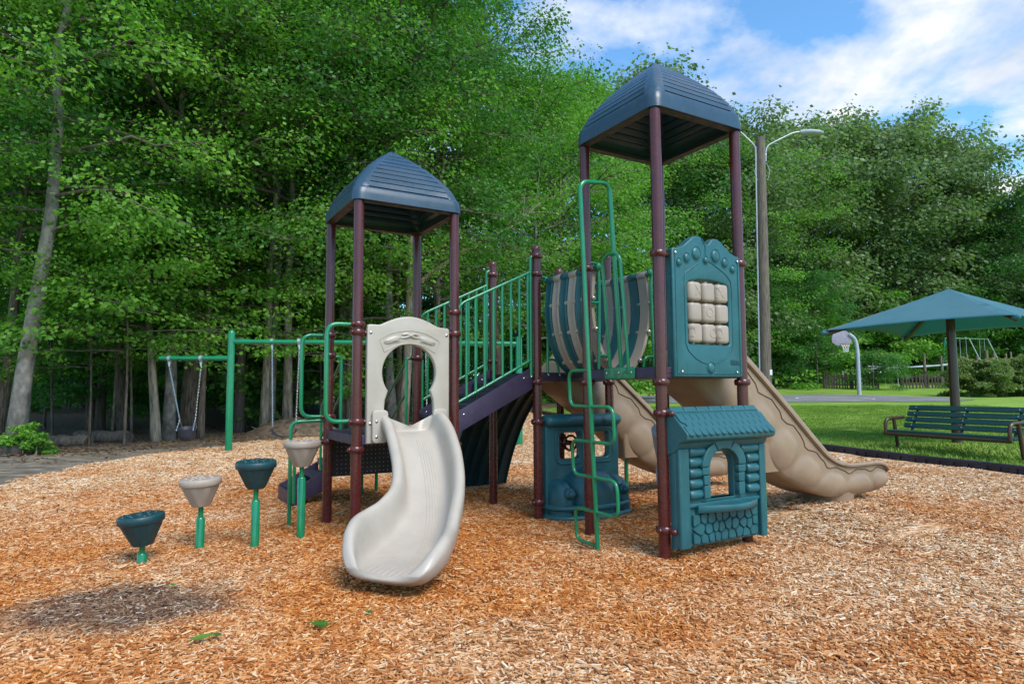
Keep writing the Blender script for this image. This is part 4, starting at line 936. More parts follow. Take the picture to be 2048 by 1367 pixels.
# play wheel on the back post and a talk tube on the hidden tower post
def small_play():
    o = MB().tube([LU(0.02, S, 0.685), LU(0.20, S, 0.685)], 0.030, 12).build('play_wheel', 'maroon', PS)
    ring = [LU(0.20, S+0.085*math.cos(t), 0.685+0.085*math.sin(t)) for t in np.linspace(0, 2*math.pi, 25)[:-1]]; MB().tube(ring, 0.014, 8, closed=True).build('wheel_rim', 'maroon', o)
    for k in range(3): t = 0.5+k*2.094; MB().tube([LU(0.20, S, 0.685), LU(0.20, S+0.085*math.cos(t), 0.685+0.085*math.sin(t))], 0.010, 8).build('spoke', 'maroon', o)
    m = MB(); m.tube([LU(A, S-0.05, 0.62), LU(A+0.02, S-0.10, 0.66), LU(A+0.03, S-0.13, 0.76), LU(A+0.06, S-0.15, 0.86), LU(A+0.11, S-0.17, 0.91)], [0.028, 0.030, 0.034, 0.055, 0.085], 16); m.tube([LU(A, S-0.05, 0.62), LU(A, S-0.10, 0.55), LU(A, S-0.10, 0.40)], [0.028, 0.026, 0.020], 12); m.build('talk_tube', 'galv_paint', PS)
small_play()

# ------------------------------------------------------------------ stepping pods
def pod(px, py, ztop, mat, tilt, label, yaw):
    g = at(px, py, 5); r = ray(px, py); k = -CAMH/r.z; p = Vector((r.x*k, r.y*k, 0))
    t = empty('stepping_pod', p, yaw); tag(t, label, 'stepping pod', 'stepping pods beside the low tower')
    M = Matrix.Rotation(math.radians(tilt), 4, 'Y')
    zt = ztop
    m = MB(); m.lathe([(0.150, zt-0.060), (0.158, zt-0.052), (0.158, zt-0.012), (0.150, zt-0.002), (0.138, zt)], 40); top = m.build('pod_rim', mat, t, smooth=50)
    m = MB(); loops = []
    for z, r0 in ((zt-0.055, 0.146), (zt-0.085, 0.136), (zt-0.21, 0.078), (zt-0.225, 0.066)):
        loops.append([(r0*(1-(0.05 if (i % 8) in (2, 3, 4, 5) and z < zt-0.06 and z > zt-0.215 else 0))*math.cos(2*math.pi*i/64), r0*(1-(0.05 if (i % 8) in (2, 3, 4, 5) and z < zt-0.06 and z > zt-0.215 else 0))*math.sin(2*math.pi*i/64), z) for i in range(64)])
    m.loft(loops); cone = m.build('pod_cone', mat, t, smooth=28)
    for k in range(13):
        a = k*2.4; rr = 0.026*math.sqrt(k)*1.35 if k else 0; o = MB().ell((rr*math.cos(a), rr*math.sin(a), zt), (0.017, 0.017, 0.009), None, 10, 6).build('grip_bump', mat, top)
    MB().tube([(0, 0, -0.1), (0, 0, zt-0.215)], 0.020, 14).build('stem', 'green', t); MB().lathe([(0.034, -0.12), (0.034, max(0.10, zt-0.33)), (0.028, max(0.11, zt-0.32)), (0.021, max(0.112, zt-0.318))], 20).build('sleeve', 'green', t)
    for ob in (top, cone):
        piv = Vector((0, 0, zt-0.2)); ob.matrix_basis = Matrix.Translation(piv) @ M @ Matrix.Translation(-piv)
pod(283, 1136, 0.395, 'teal_dark', -5, 'lowest teal stepping pod, nearest the dark wet mulch patch', 0.3)
pod(399, 1106, 0.605, 'block', -3, 'beige stepping pod on a short green post, second lowest of four', 0.9)
pod(509, 1103, 0.735, 'teal_dark', -2, 'taller teal stepping pod between the two beige ones', 1.5)
pod(601, 1082, 0.870, 'block', 0, 'tallest beige stepping pod, beside the maroon tower post', 2.2)

# ------------------------------------------------------------------ swing set and swings
SWY = 13.8
def chain(p0, p1, parent, link=0.042, r=0.0042):
    p0, p1 = Vector(p0), Vector(p1); d = (p1-p0); n = max(2, int(d.length/(link*0.80))); q = d.to_track_quat('Z', 'Y').to_matrix()
    m = MB()
    for i in range(n):
        c = p0+d*((i+.5)/n); M = q @ Matrix.Rotation((i % 2)*math.pi/2, 3, 'Z'); h = link/2-0.008; w = 0.0115
        ring = [(w*math.cos(t), 0, w*math.sin(t)+(h if math.sin(t) > 0 else -h)) for t in np.linspace(0.01, 2*math.pi+0.01, 9)[:-1]]
        m.tube([M @ Vector(v)+c for v in ring], r, 5, closed=True)
    o = m.build('chain', 'chrome', parent); o['kind'] = 'stuff'; return o
def hanger(x, y, z, parent):
    m = MB(); m.tube([(x-0.028, y, z), (x+0.028, y, z)], 0.068, 20); m.box((x, y, z-0.085), (0.05, 0.03, 0.07)); m.build('hanger', 'galv', parent)
    MB().tube([(x, y, z-0.10), (x, y, z-0.17)], 0.020, 10).build('swivel', 'chrome', parent)
def swing_set():
    t = empty('swing_set', (-6.09, SWY, G(-6.09, SWY))); z0 = t.location.z; tag(t, 'green steel swing frame with a lower side arm in front of the wood', 'swing set')
    m = MB(); m.lathe([(0.075, -0.2), (0.075, 2.56), (0.074, 2.58), (0.062, 2.62), (0.035, 2.645), (0.004, 2.652)], 28); m.build('post', 'green', t)
    m = MB(); m.lathe([(0.075, -0.3), (0.075, 2.44), (0.060, 2.49), (0.004, 2.52)], 28, (6.24, 0.40, 0)); m.build('post', 'green', t)
    MB().tube([(0.05, 0.003, 2.395), (6.2, 0.397, 2.34)], 0.052, 20).build('beam', 'green', t); MB().tube([(0.03, 0.002, 2.395), (0.40, 0.026, 2.392)], 0.060, 20).build('beam_sleeve', 'green', t)
    MB().tube([(-0.03, 0, 2.035), (-1.52, 0, 2.042), (-1.55, 0, 2.042), (-1.56, 0, 2.042)], [0.050, 0.050, 0.042, 0.010], 20).build('side_arm', 'green', t); MB().tube([(-0.03, 0, 2.035), (-0.36, 0, 2.036)], 0.058, 20).build('arm_sleeve', 'green', t)
    return t
swing_set()
def bucket_swing():
    x0, x1 = -7.42, -6.735; zb = G(-7, SWY); t = empty('bucket_swing', (-6.99, SWY, zb)); tag(t, 'black toddler bucket swing hanging from the lower green side arm', 'swing')
    ox = -6.99
    for s, x in ((-1, x0), (1, x1)):
        hanger(x-ox, 0, 2.04, t); a = (x-ox, 0, 1.88); b = (s*0.165, 0, 0.72); chain(a, b, t); chain(b, (s*0.175, -0.10, 0.50), t); chain(b, (s*0.150, 0.11, 0.52), t)
    loops = []
    for z, rx, ry in ((0.27, 0.10, 0.09), (0.29, 0.145, 0.125), (0.40, 0.17, 0.15), (0.52, 0.175, 0.155), (0.545, 0.180, 0.160), (0.55, 0.172, 0.152), (0.52, 0.158, 0.138), (0.40, 0.15, 0.13), (0.31, 0.10, 0.09)):
        loops.append([(rx*math.cos(2*math.pi*i/28), ry*math.sin(2*math.pi*i/28), z+(0.03*math.sin(2*math.pi*i/28) if z > .5 else 0)) for i in range(28)])
    MB().loft(loops).build('seat', 'rubber', t, smooth=50)
bucket_swing()
def belt_swing(xa, xb, label):
    f = lambda x: (x+6.09)/6.24
    xm = (xa+xb)/2; yb = SWY+0.4*f(xm); zb = 2.395-0.055*f(xm); t = empty('belt_swing', (xm, yb, G(xm, yb))); tag(t, label, 'swing', 'belt swings on the long beam')
    for s, x in ((-1, xa), (1, xb)): hanger(x-xm, 0, zb, t); chain((x-xm, 0, zb-0.16), (s*0.25, 0, 0.55), t)
    pts = [(0.27*math.sin(a), 0.50-0.17*math.cos(a)**1.2) for a in np.linspace(-1.5, 1.5, 17)]; loops = []
    for y in (-0.07, -0.06, 0.06, 0.07): loops.append([(x, y, z) for x, z in pts]+[(x, y, z-0.018) for x, z in pts[::-1]])
    MB().loft(loops).build('seat', 'rubber', t, smooth=50)
belt_swing(-5.23, -4.64, 'black belt swing on the long beam, nearest the tall swing post')
belt_swing(-1.91, -1.34, 'black belt swing whose chain shows through the keyhole panel')

# ------------------------------------------------------------------ lawn edge, bench, shade, lamp, hoop
def border():
    pts = [Vector((9.6, 3.2)), Vector((9.0, 5.0)), Vector((8.3, 6.9)), Vector((7.50, 9.4)), Vector((6.85, 11.3)), Vector((6.30, 12.9)), Vector((5.15, 15.0)), Vector((3.45, 17.8)), Vector((2.05, 21)), Vector((0.65, 26))]
    L = [0]
    for a, b in zip(pts, pts[1:]): L.append(L[-1]+(b-a).length)
    def P(s):
        for i in range(len(pts)-1):
            if s <= L[i+1]: return pts[i].lerp(pts[i+1], (s-L[i])/(L[i+1]-L[i]))
        return pts[-1]
    m = MB(); ln = 1.20
    m.box((0, 0, 0.165), (ln-0.012, 0.11, 0.05)); m.box((0, 0.012, 0.07), (ln-0.012, 0.085, 0.15)); m.box((0, -0.042, 0.02), (ln-0.012, 0.024, 0.05))
    for x in (-0.56, -0.36, -0.12, 0.12, 0.36, 0.56): m.box((x, -0.042, 0.095), (0.11 if abs(x) > .5 else 0.10, 0.024, 0.10))
    proto = m.build('border_timber', 'border', None, bevel=0.006); me = proto.data; first = True
    n = int(L[-1]/ln)
    k = -1; words = ['first', 'second', 'third', 'fourth', 'fifth', 'sixth', 'seventh', 'eighth', 'ninth', 'tenth', 'eleventh', 'twelfth', 'thirteenth', 'fourteenth', 'fifteenth', 'sixteenth']
    for i in range(2, n):
        a, b = P(i*ln), P((i+1)*ln); c = (a+b)/2; d = b-a
        if c.y < 8.6: continue
        k += 1
        o = proto if first else dup(proto); first = False
        o.location = (c.x, c.y, (G(c.x, c.y))-0.030); o.rotation_euler = (0, math.radians(0), math.atan2(d.y, d.x)); o.rotation_euler[1] = -math.atan2(G(b.x, b.y)-G(a.x, a.y), ln)
        near = c.y < 15
        tag(o, 'dark plastic edging timber between mulch and grass, %s from the right edge' % words[min(k, 15)], 'edging', 'edging timbers along the lawn')
        # face pockets to the mulch side
        o.rotation_euler[2] += math.pi; o.rotation_euler[1] *= -1
border()
def bench():
    a = Vector((7.80, 13.05)); b = Vector((8.62, 10.98)); c = (a+b)/2; d = (b-a); ang = math.atan2(d.y, d.x)
    t = empty('park_bench', (c.x, c.y, G(c.x, c.y)+0.0), ang); tag(t, 'dark green slatted park bench with brown tube arms on the lawn', 'bench')
    Lh = 1.09; zs = 0.43     # local x along bench, local -y = front (towards mulch)
    s = MB().box((0, 0, 0), (2*Lh, 0.088, 0.05)).build('back_slat', 'slat_green', t, bevel=0.006); sm = s.data; bpy.data.objects.remove(s)
    for k, z in enumerate((0.535, 0.655, 0.765, 0.885)): sub('back_slat', sm, t, (0, 0.215+0.055*k, z), (math.pi/2-0.42, 0, 0))
    s = MB().box((0, 0, 0), (2*Lh+0.1, 0.125, 0.045)).build('seat_slat', 'slat_green', t, bevel=0.006); sm = s.data; bpy.data.objects.remove(s)
    for k, y in enumerate((-0.20, -0.065, 0.07)): sub('seat_slat', sm, t, (0, y, zs-0.012*k), (0.07, 0, 0))
    for x in (-0.93, 0.05, 0.97):
        MB().tube([(x, -0.24, zs-0.04), (x, 0.14, zs-0.05), (x, 0.22, zs+0.06), (x, 0.44, 0.92)], 0.024, 10).build('support', 'rubber', t)
        for k, z in enumerate((0.535, 0.655, 0.765, 0.885)): sub('bolt', BOLT_MESH, t, (x, 0.215+0.055*k-0.030, z+0.012), (math.pi/2-0.42, 0, 0), (1.5, 1.5, 1.5))
    MB().tube([(-Lh-0.10, -0.265, zs-0.055), (Lh+0.10, -0.265, zs-0.055)], 0.032, 14).build('front_rail', 'brown_metal', t)
    for sx in (-1, 1):
        x = sx*(Lh+0.06)
        MB().tube(bend([(x, -0.265, zs-0.04), (x, -0.265, zs+0.24), (x, 0.26, zs+0.26)], 0.14), 0.033, 14).build('arm', 'brown_metal', t); MB().tube([(x, -0.02, zs+0.23), (x, 0.10, -0.15)], 0.036, 14).build('leg', 'brown_metal', t)
bench()
def shade():
    c = at(1897, 577, 14.0); zt, ze, D = c.z, 2.60, 2.62; g = G(c.x, c.y); t = empty('shade_umbrella', (c.x, c.y, g)); tag(t, 'large teal fabric shade canopy on a brown post behind the bench', 'shade canopy')
    ph = math.radians(-12); cor = [(D*math.cos(ph+k*math.pi/2), D*math.sin(ph+k*math.pi/2)) for k in range(4)]
    n = 14; v = []; f = []
    for k in range(4):
        a, b = Vector(cor[k]), Vector(cor[(k+1) % 4]); base = len(v)
        for i in range(n+1):
            r = i/n
            for j in range(n+1):
                s = j/n; p = a.lerp(b, s)*r; w = 4*s*(1-s)
                p = p*(1-0.13*w*r*r); z = zt-g+(ze-zt)*(r**0.94)*(1.0-0.0*w)-0.03*math.sin(math.pi*r)*w+(0.06*w*r*r)
                p += Vector((0.0, 0.0)); v.append((p.x, p.y, z+0.006*mnoise.noise(Vector((p.x*3, p.y*3, k)))*r))
        for i in range(n):
            for j in range(n): q = base+i*(n+1)+j; f.append((q, q+n+1, q+n+2, q+1))
    o = mesh_obj('canopy', v, f, 'canopy', t, smooth=25); bm = bmesh.new(); bm.from_mesh(o.data); bmesh.ops.remove_doubles(bm, verts=bm.verts, dist=1e-3); bmesh.ops.recalc_face_normals(bm, faces=bm.faces); bm.to_mesh(o.data); bm.free(); o.data.set_sharp_from_angle(angle=math.radians(12))
    md = o.modifiers.new('cloth', 'SOLIDIFY'); md.thickness = 0.006
    for k in range(4):
        x, y = cor[k]; MB().tube([(0, 0, zt-g-0.08), (x*.97, y*.97, ze-g-0.075)], [0.055, 0.045], 12).build('rib', 'brown_metal', t)
        MB().tube([(x*.955, y*.955, ze-g-0.04), (x*1.0, y*1.0, ze-g-0.035), (x*1.012, y*1.012, ze-g-0.045)], [0.05, 0.052, 0.02], 12).build('corner_cap', 'canopy', t)
        MB().tube([(x*.999, y*.999, ze-g-0.01)]+[tuple(Vector((x, y, ze-g)).lerp(Vector((cor[(k+1) % 4][0], cor[(k+1) % 4][1], ze-g)), s)*1) for s in ()]+[(x*1.0, y*1.0, ze-g-0.02)], 0.01, 6).build('cable_end', 'galv', t)
    MB().lathe([(0.100, -0.2), (0.092, 1.2), (0.085, zt-g-0.05)], 24).build('post', 'brown_metal', t)
shade()
def lamp_pole():
    b = at(1533, 780, 19.0); tp = at(1522, 275, 19.0); g = G(b.x, b.y); t = empty('lamp_pole', (b.x-0.02, b.y, g)); H = tp.z-g
    tag(t, 'weathered wooden utility pole carrying two curved street lamp arms', 'lamp pole')
    lean = (tp.x-b.x)/H
    m = MB(); m.tube([(lean*z, 0.01*math.sin(z), z) for z in np.linspace(-0.3, H, 16)], [0.172-0.035*k/15 for k in range(16)], 18); m.build('pole', 'pole_wood', t, smooth=60)
    MB().tube([(lean*z-0.205+0.04*z/H, -0.03, z) for z in np.linspace(0.2, H-0.3, 10)], 0.024, 8).build('conduit', 'galv_paint', t)
    for s, e in ((1, (1.52, 9.10-g)), (-1, (-1.35, 9.42-g))):
        x0 = lean*H
        MB().tube(bend([(x0+s*0.14, 0, H-0.75), (x0+s*0.15, 0, H-0.28), (x0+e[0]*0.66, 0, e[1]+0.0), (x0+e[0]*0.84, 0, e[1]+0.03)], 0.20), 0.024, 10).build('arm', 'galv', t)
        loops = []
        for q, w, h in ((0.0, .05, .04), (.12, .10, .07), (.30, .16, .075), (.55, .16, .06), (.68, .10, .035), (.72, .03, .015)):
            loops.append([(x0+s*(abs(e[0])*0.80+q), w*math.cos(a), e[1]+0.03+h*math.sin(a)-(0.02 if math.sin(a) < 0 else 0)-q*0.06) for a in np.linspace(0, 2*math.pi, 15)[:-1]])
        hd = MB().loft(loops).build('lamp_head', 'galv_paint', t, smooth=50)
        MB().lathe([(0.03, 0), (0.03, 0.07), (0.01, 0.085)], 10, (x0+s*(abs(e[0])*0.80+.26), 0, e[1]+0.08)).build('photo_cell', 'rubber', hd)
        MB().box((x0+s*(abs(e[0])*0.80+.42), 0, e[1]-0.045), (0.30, 0.18, 0.02)).build('lens', 'white', hd)
    MB().tube([(lean*(H-.55)-0.17, 0, H-0.55), (lean*(H-.55)+0.17, 0, H-0.55)], 0.03, 8).build('bracket', 'galv', t)
    for s in (-1, 1): MB().tube(bend([(lean*H+s*0.15, -0.02, H-0.8), (lean*H+s*0.24, -0.05, H-1.1), (lean*H+s*0.15, -0.05, H-1.35)], 0.2), 0.008, 6).build('wire', 'galv_paint', t)
    MB().box((lean*0.9+0.10, -0.135, 1.55), (0.09, 0.01, 0.16)).build('tag_plate', 'white', t)
lamp_pole()
def hoop():
    b = at(1719, 789, 39); g = G(b.x, b.y); t = empty('basketball_hoop', (b.x, b.y, g)); tag(t, 'grey fan shaped basketball backboard and net on a curved pole', 'basketball hoop')
    H = 3.4
    MB().tube(bend([(0, 0, -0.2), (0, 0, H*.80), (-0.10, 0, H*1.0), (-0.55, -0.1, 3.72)], 0.75, 10), 0.115, 14).build('pole', 'galv_paint', t)
    out = arc(0, 0.40, 0.70, -18, 198, 26, 0.60)+[(-0.34, 0.02), (0.34, 0.02)]
    yaw = math.radians(12)
    def fn(x, y, d): v = Matrix.Rotation(yaw, 3, 'Z') @ Vector((x, -d, 0)); return (v.x-1.02, v.y-0.15, 2.95+y)
    bd = mk('backboard', panel_mesh(out, [], 0.06, 0.012, fn), 'backboard', t)
    def q(x, y, z): v = Matrix.Rotation(yaw, 3, 'Z') @ Vector((x, y, 0)); return (v.x-1.02, v.y-0.15, 2.95+z)
    rim = [q(0.23*math.cos(a), -0.32+0.23*math.sin(a), 0.10) for a in np.linspace(0, 2*math.pi, 21)[:-1]]; MB().tube(rim, 0.018, 6, closed=True).build('rim', 'orange', t); MB().box(q(0, -0.05, 0.10), (0.14, 0.10, 0.08)).build('rim_bracket', 'orange', t)
    m = MB()
    for k in range(10):
        a = 2*math.pi*k/10
        for s in (-1, 1): m.tube([q(r*math.cos(a+s*w), -0.32+r*math.sin(a+s*w), z) for r, w, z in ((0.225, 0, 0.09), (0.19, .25, -0.06), (0.14, .55, -0.22), (0.125, .85, -0.36))], 0.010, 4)
    m.build('net', 'white', t)['kind'] = 'stuff'
hoop()

# ------------------------------------------------------------------ far fences and frames
def picket_fence(x0, x1, Y, base_px, n, label, h=1.12):
    a, b = at(x0, base_px, Y), at(x1, base_px, Y); ga = G(a.x, a.y); t = empty('picket_fence', ((a.x+b.x)/2, Y, ga)); tag(t, label, 'fence')
    rng = random.Random(n); ln = b.x-a.x
    for k in range(n):
        x = -ln/2+ln*(k+.5)/n+rng.uniform(-.03, .03); hh = h*rng.uniform(.92, 1.06); w = 0.11
        pts = [(-w/2, -0.1), (w/2, -0.1), (w/2, hh-.08), (0, hh), (-w/2, hh-.08)]; tl = rng.uniform(-.04, .04)
        loops = [[(x+p[0]+tl*p[1], y, p[1]+G(a.x+ln/2+x, Y)-ga) for p in pts] for y in (-0.012, 0.012)]
        MB().loft(loops).build('picket', 'dark_wood', t, smooth=0)
    for z in (0.28, 0.85): MB().box((0, 0.035, z), (ln, 0.04, 0.08)).build('rail', 'dark_wood', t)
    for x in (-ln/2, 0, ln/2): MB().box((x, 0.09, 0.55), (0.10, 0.10, 1.35)).build('post', 'dark_wood', t)
picket_fence(1650, 1758, 46, 775, 20, 'old dark picket fence behind the basketball pole')
picket_fence(1804, 1906, 46, 774, 16, 'old grey picket fence between the shrubs and the shade post', 1.05)
def rail_frame():
    Y = 49; a = at(1722, 740, Y); b = at(1795, 740, Y); t = empty('garden_frame', (a.x, Y, G(a.x, Y))); tag(t, 'pale pipe frame standing behind the picket fence', 'frame'); z1 = at(1722, 718, Y).z-G(a.x, Y); z0 = at(1722, 738, Y).z-G(a.x, Y); ln = b.x-a.x
    for z in (z0, z1): MB().tube([(0, 0, z), (ln, 0, z+0.08)], 0.035, 8).build('rail', 'galv_paint', t)
    for x in (0, ln*.33, ln*.66, ln): MB().tube([(x, 0, -0.2), (x, 0, z1+0.08*x/ln)], 0.030, 8).build('post', 'galv_paint', t)
rail_frame()
def old_net():
    Y = 50; a, b = at(1735, 735, Y), at(1895, 732, Y); t = empty('sagging_rail', (a.x, Y, G(a.x, Y))); tag(t, 'sagging pale rolled net strung between posts behind the fence', 'net'); ln = b.x-a.x; z = a.z-G(a.x, Y)
    MB().tube([(ln*s, 0, z+0.10-0.12*math.sin(math.pi*s)+0.1*s) for s in np.linspace(0, 1, 12)], [0.05+0.05*math.sin(i) ** 2 for i in range(12)], 10).build('roll', 'galv_paint', t)
    for x in (0, ln): MB().tube([(x, 0, -0.2), (x, 0, z+0.25)], 0.06, 8).build('post', 'old_wood', t)
old_net()
for px, top, bot, Y, w, lab in ((1851, 706, 765, 48, .19, 'tall weathered post left of the shade post'), (1885, 712, 765, 48, .13, 'short weathered post just left of the shade post'), (1924, 712, 765, 44, .24, 'broad grey post just right of the shade post'), (1937, 708, 760, 44, .14, 'narrow brown post right of the shade post above the bushes'), (1957, 712, 760, 44, .20, 'squat grey post above the middle of the bushes'), (1976, 700, 760, 44, .22, 'tallest brown post above the bushes'), (1991, 707, 760, 44, .16, 'brown post beside the tallest post above the bushes'), (2015, 706, 760, 44, .12, 'thin post above the right part of the bushes'), (2025, 703, 760, 44, .12, 'slender tall post near the right edge above the bushes'), (2042, 708, 760, 44, .16, 'post at the right edge above the bushes')):
    b = at(px, bot, Y); g = G(b.x, Y); tp = at(px, top, Y); m = MB(); m.lathe([(w/2, -0.2), (w/2*1.05, (tp.z-g)*.5), (w/2*.94, tp.z-g-.02), (w/2*.7, tp.z-g)], 10); o = m.build('wooden_post', 'old_wood', None); o.location = (b.x, Y, g); tag(o, lab, 'post', 'posts behind the bushes')
def far_swing():
    Y = 52; a, b = at(1912, 677, Y), at(1975, 680, Y); g = G(b.x, Y); t = empty('swing_set', (a.x, Y, g)); tag(t, 'thin green swing frame far off beneath the shade canopy', 'swing set'); ln = b.x-a.x; z = a.z-g
    MB().tube([(-0.9, 0, z+.05), (ln, 0, z-0.05)], 0.045, 8).build('beam', 'green', t)
    for x, d in ((-0.9, -0.8), (-0.9, 0.5), (ln*.42, 1.3), (ln, 1.3)): MB().tube([(x, 0, z), (x+d, -0.5, -0.1)], 0.04, 8).build('leg', 'green' if x < 0 else 'galv_paint', t)
    for x in (.3, .8, 1.9, 2.3): MB().tube([(x, 0, z), (x, 0, 0.6)], 0.015, 5).build('chain', 'galv', t)
far_swing()
def low_rail(px0, px1, label):
    Y = 42; a, b = at(px0, 782, Y), at(px1, 780, Y); t = empty('low_rail', (a.x, Y, G(a.x, Y))); tag(t, label, 'rail', 'low timber rails behind the court'); ln = b.x-a.x; h = max(0.4, a.z-G(a.x, Y)+0.05)
    MB().box((ln/2, 0, h), (ln, 0.16, 0.10)).build('rail', 'old_wood', t)
    for s in (0.08, 0.5, 0.92): MB().box((ln*s, 0, h/2-.1), (0.14, 0.12, h+.1)).build('post', 'old_wood', t)
low_rail(1362, 1440, 'low weathered timber rail beyond the court right of the tower post'); low_rail(1292, 1336, 'low weathered timber rail beyond the court behind the far slide')

# ------------------------------------------------------------------ trees
def leafset(rng, centers, dirs, n_each, rad, flat, size, droop):
    m = len(centers); n = m*n_each
    C = np.repeat(centers, n_each, 0); Dv = np.repeat(dirs, n_each, 0); tone = np.repeat(rng.random(m), n_each)
    a = rng.random(n)*2*np.pi; r = rad*np.sqrt(rng.random(n)); off = np.stack([np.cos(a)*r, np.sin(a)*r, rng.normal(0, flat, n)-droop*(r/rad)**2*rad], 1)
    P = C+off
    out = off.copy(); out[:, 2] = 0; out += Dv*rad*0.7; out /= (np.linalg.norm(out, axis=1, keepdims=True)+1e-6)
    yaw = rng.normal(0, .7, n); cx, sx = np.cos(yaw), np.sin(yaw); ax = np.stack([out[:, 0]*cx-out[:, 1]*sx, out[:, 0]*sx+out[:, 1]*cx, -0.15-0.95*rng.random(n)], 1); ax /= np.linalg.norm(ax, axis=1, keepdims=True)
    up = np.stack([rng.normal(0, .85, n), rng.normal(0, .85, n), np.ones(n)*.9], 1); sd = np.cross(up, ax); sd /= np.linalg.norm(sd, axis=1, keepdims=True); nm = np.cross(ax, sd)
    s = size*(0.5+1.0*rng.random(n))[:, None]
    v0 = P; v1 = P+ax*s*.45+sd*s*.34-nm*s*.07; v2 = P+ax*s; v3 = P+ax*s*.45-sd*s*.34-nm*s*.07
    V = np.stack([v0, v1, v2, v3], 1).reshape(-1, 3)
    lv = np.clip(0.62*tone+0.38*rng.random(n), 0, 1)
    return V, np.repeat(lv, 4)
def leaf_mesh(name, V, lv, mat):
    n = len(V)//4; me = bpy.data.meshes.new(name); me.vertices.add(len(V)); me.vertices.foreach_set('co', V.astype(np.float32).ravel())
    b = np.arange(n)*4; tri = np.stack([b, b+1, b+2, b, b+2, b+3], 1).reshape(-1); nt_ = n*2
    me.loops.add(nt_*3); me.loops.foreach_set('vertex_index', tri.astype(np.int32)); me.polygons.add(nt_); me.polygons.foreach_set('loop_start', (np.arange(nt_)*3).astype(np.int32))
    me.update(calc_edges=True); a = me.attributes.new('lv', 'FLOAT', 'POINT'); a.data.foreach_set('value', lv.astype(np.float32)); me.materials.append(MATS[mat]); return me
class Tree: pass
def grow(seed, H, base, spread, nl, nsec, per, rad, size, mat, shape='tall', droop=.25, flat=.17, rise=.55):
    rng = np.random.default_rng(seed); T = Tree(); T.H = H; T.limbs = []; C = []; D = []
    wob = rng.normal(0, 1, (8, 2))*0.012*H; zs = np.linspace(0, H, 9)
    T.axis = [np.array([0, 0, 0.])]+[np.array([wob[i, 0]*(i+1)/8, wob[i, 1]*(i+1)/8, zs[i+1]]) for i in range(8)]
    def ax(z):
        i = min(7, int(z/H*8)); f = z/H*8-i; return T.axis[i]*(1-f)+T.axis[i+1]*f
    for i in range(nl):
        t = (i+rng.random()*.9)/nl; z = base+(H*.97-base)*t**0.85
        if shape == 'tall': L = spread*(0.55+0.6*math.sin(math.pi*min(1, t*.8+.22)))*(1-.55*t**3)
        elif shape == 'round': L = spread*math.sqrt(max(.05, 1-(1.7*(t-.42))**2))
        else: L = spread*(1.1-.75*t)
        L *= rng.uniform(.75, 1.2); az = i*2.4+rng.normal(0, .4); ris = rise*(0.4+1.3*t)+rng.normal(0, .1)
        d = np.array([math.cos(az), math.sin(az), 0]); p0 = ax(z); pts = [p0]; m = 6
        for k in range(1, m+1):
            s = k/m; pts.append(p0+d*L*s+np.array([0, 0, L*(ris*s-0.30*s*s)])+rng.normal(0, .03*L, 3)*s)
        T.limbs.append((pts, 0.018*L**.8*(H/14)**.3))
        for k in range(nsec):
            s = 0.28+0.72*(k+rng.random())/nsec; j = min(m-1, int(s*m)); q = pts[j]*(1-(s*m-j))+pts[j+1]*(s*m-j) if s < 1 else pts[-1]
            sg = 1 if k % 2 else -1; a2 = az+sg*rng.uniform(.35, 1.1); l2 = L*rng.uniform(.22, .42)*(1.15-.5*s); d2 = np.array([math.cos(a2), math.sin(a2), rng.normal(-.02, .16)])
            e = q+d2*l2; T.limbs.append(([q, (q+e)/2+rng.normal(0, .03, 3), e], 0.006*L**.6))
            for w in (.45, .75, 1.05): C.append(q+d2*l2*w+rng.normal(0, .10, 3)*rad*2); D.append(d2)
    for k in range(10): C.append(T.axis[-1]+rng.normal(0, .5, 3)*np.array([1, 1, .8])*rad*1.3-np.array([0, 0, k*.15*rad])); D.append(np.array([0, 0, .3]))
    C = np.array(C); D = np.array(D); V, lv = leafset(rng, C, D, per, rad, flat, size, droop)
    T.mesh = leaf_mesh('crown_'+str(seed), V, lv, mat); T.n = len(V)//4; return T
def trunk_mesh(T, r0, mat, flare=1.28):
    m = MB(); m.tube([tuple(p-np.array([0, 0, .3 if i == 0 else 0])) for i, p in enumerate(T.axis)], [r0*(flare if i == 0 else (1.02-0.85*(i/8)**1.1)) for i in range(9)], 12)
    # a short flare ring near the ground keeps the base tapered
    nf = len(m.f)
    for pts, r in T.limbs: k = min(1, r0/0.2+.35); m.tube([tuple(p) for p in pts], [max(.006, r*k*(1-.85*i/(len(pts)-1))) for i in range(len(pts))], 5, cap=False)
    me = bpy.data.meshes.new('trunk'); me.from_pydata(m.v, [], m.f); me.update(); me.polygons.foreach_set('use_smooth', [True]*len(me.polygons)); me.materials.append(MATS[mat]); me.materials.append(MATS['limb']); me.polygons.foreach_set('material_index', [0]*nf+[1]*(len(m.f)-nf)); return me
mat_basic('limb', (0.13, 0.105, 0.08), 0.95, 0.4, scale=5)
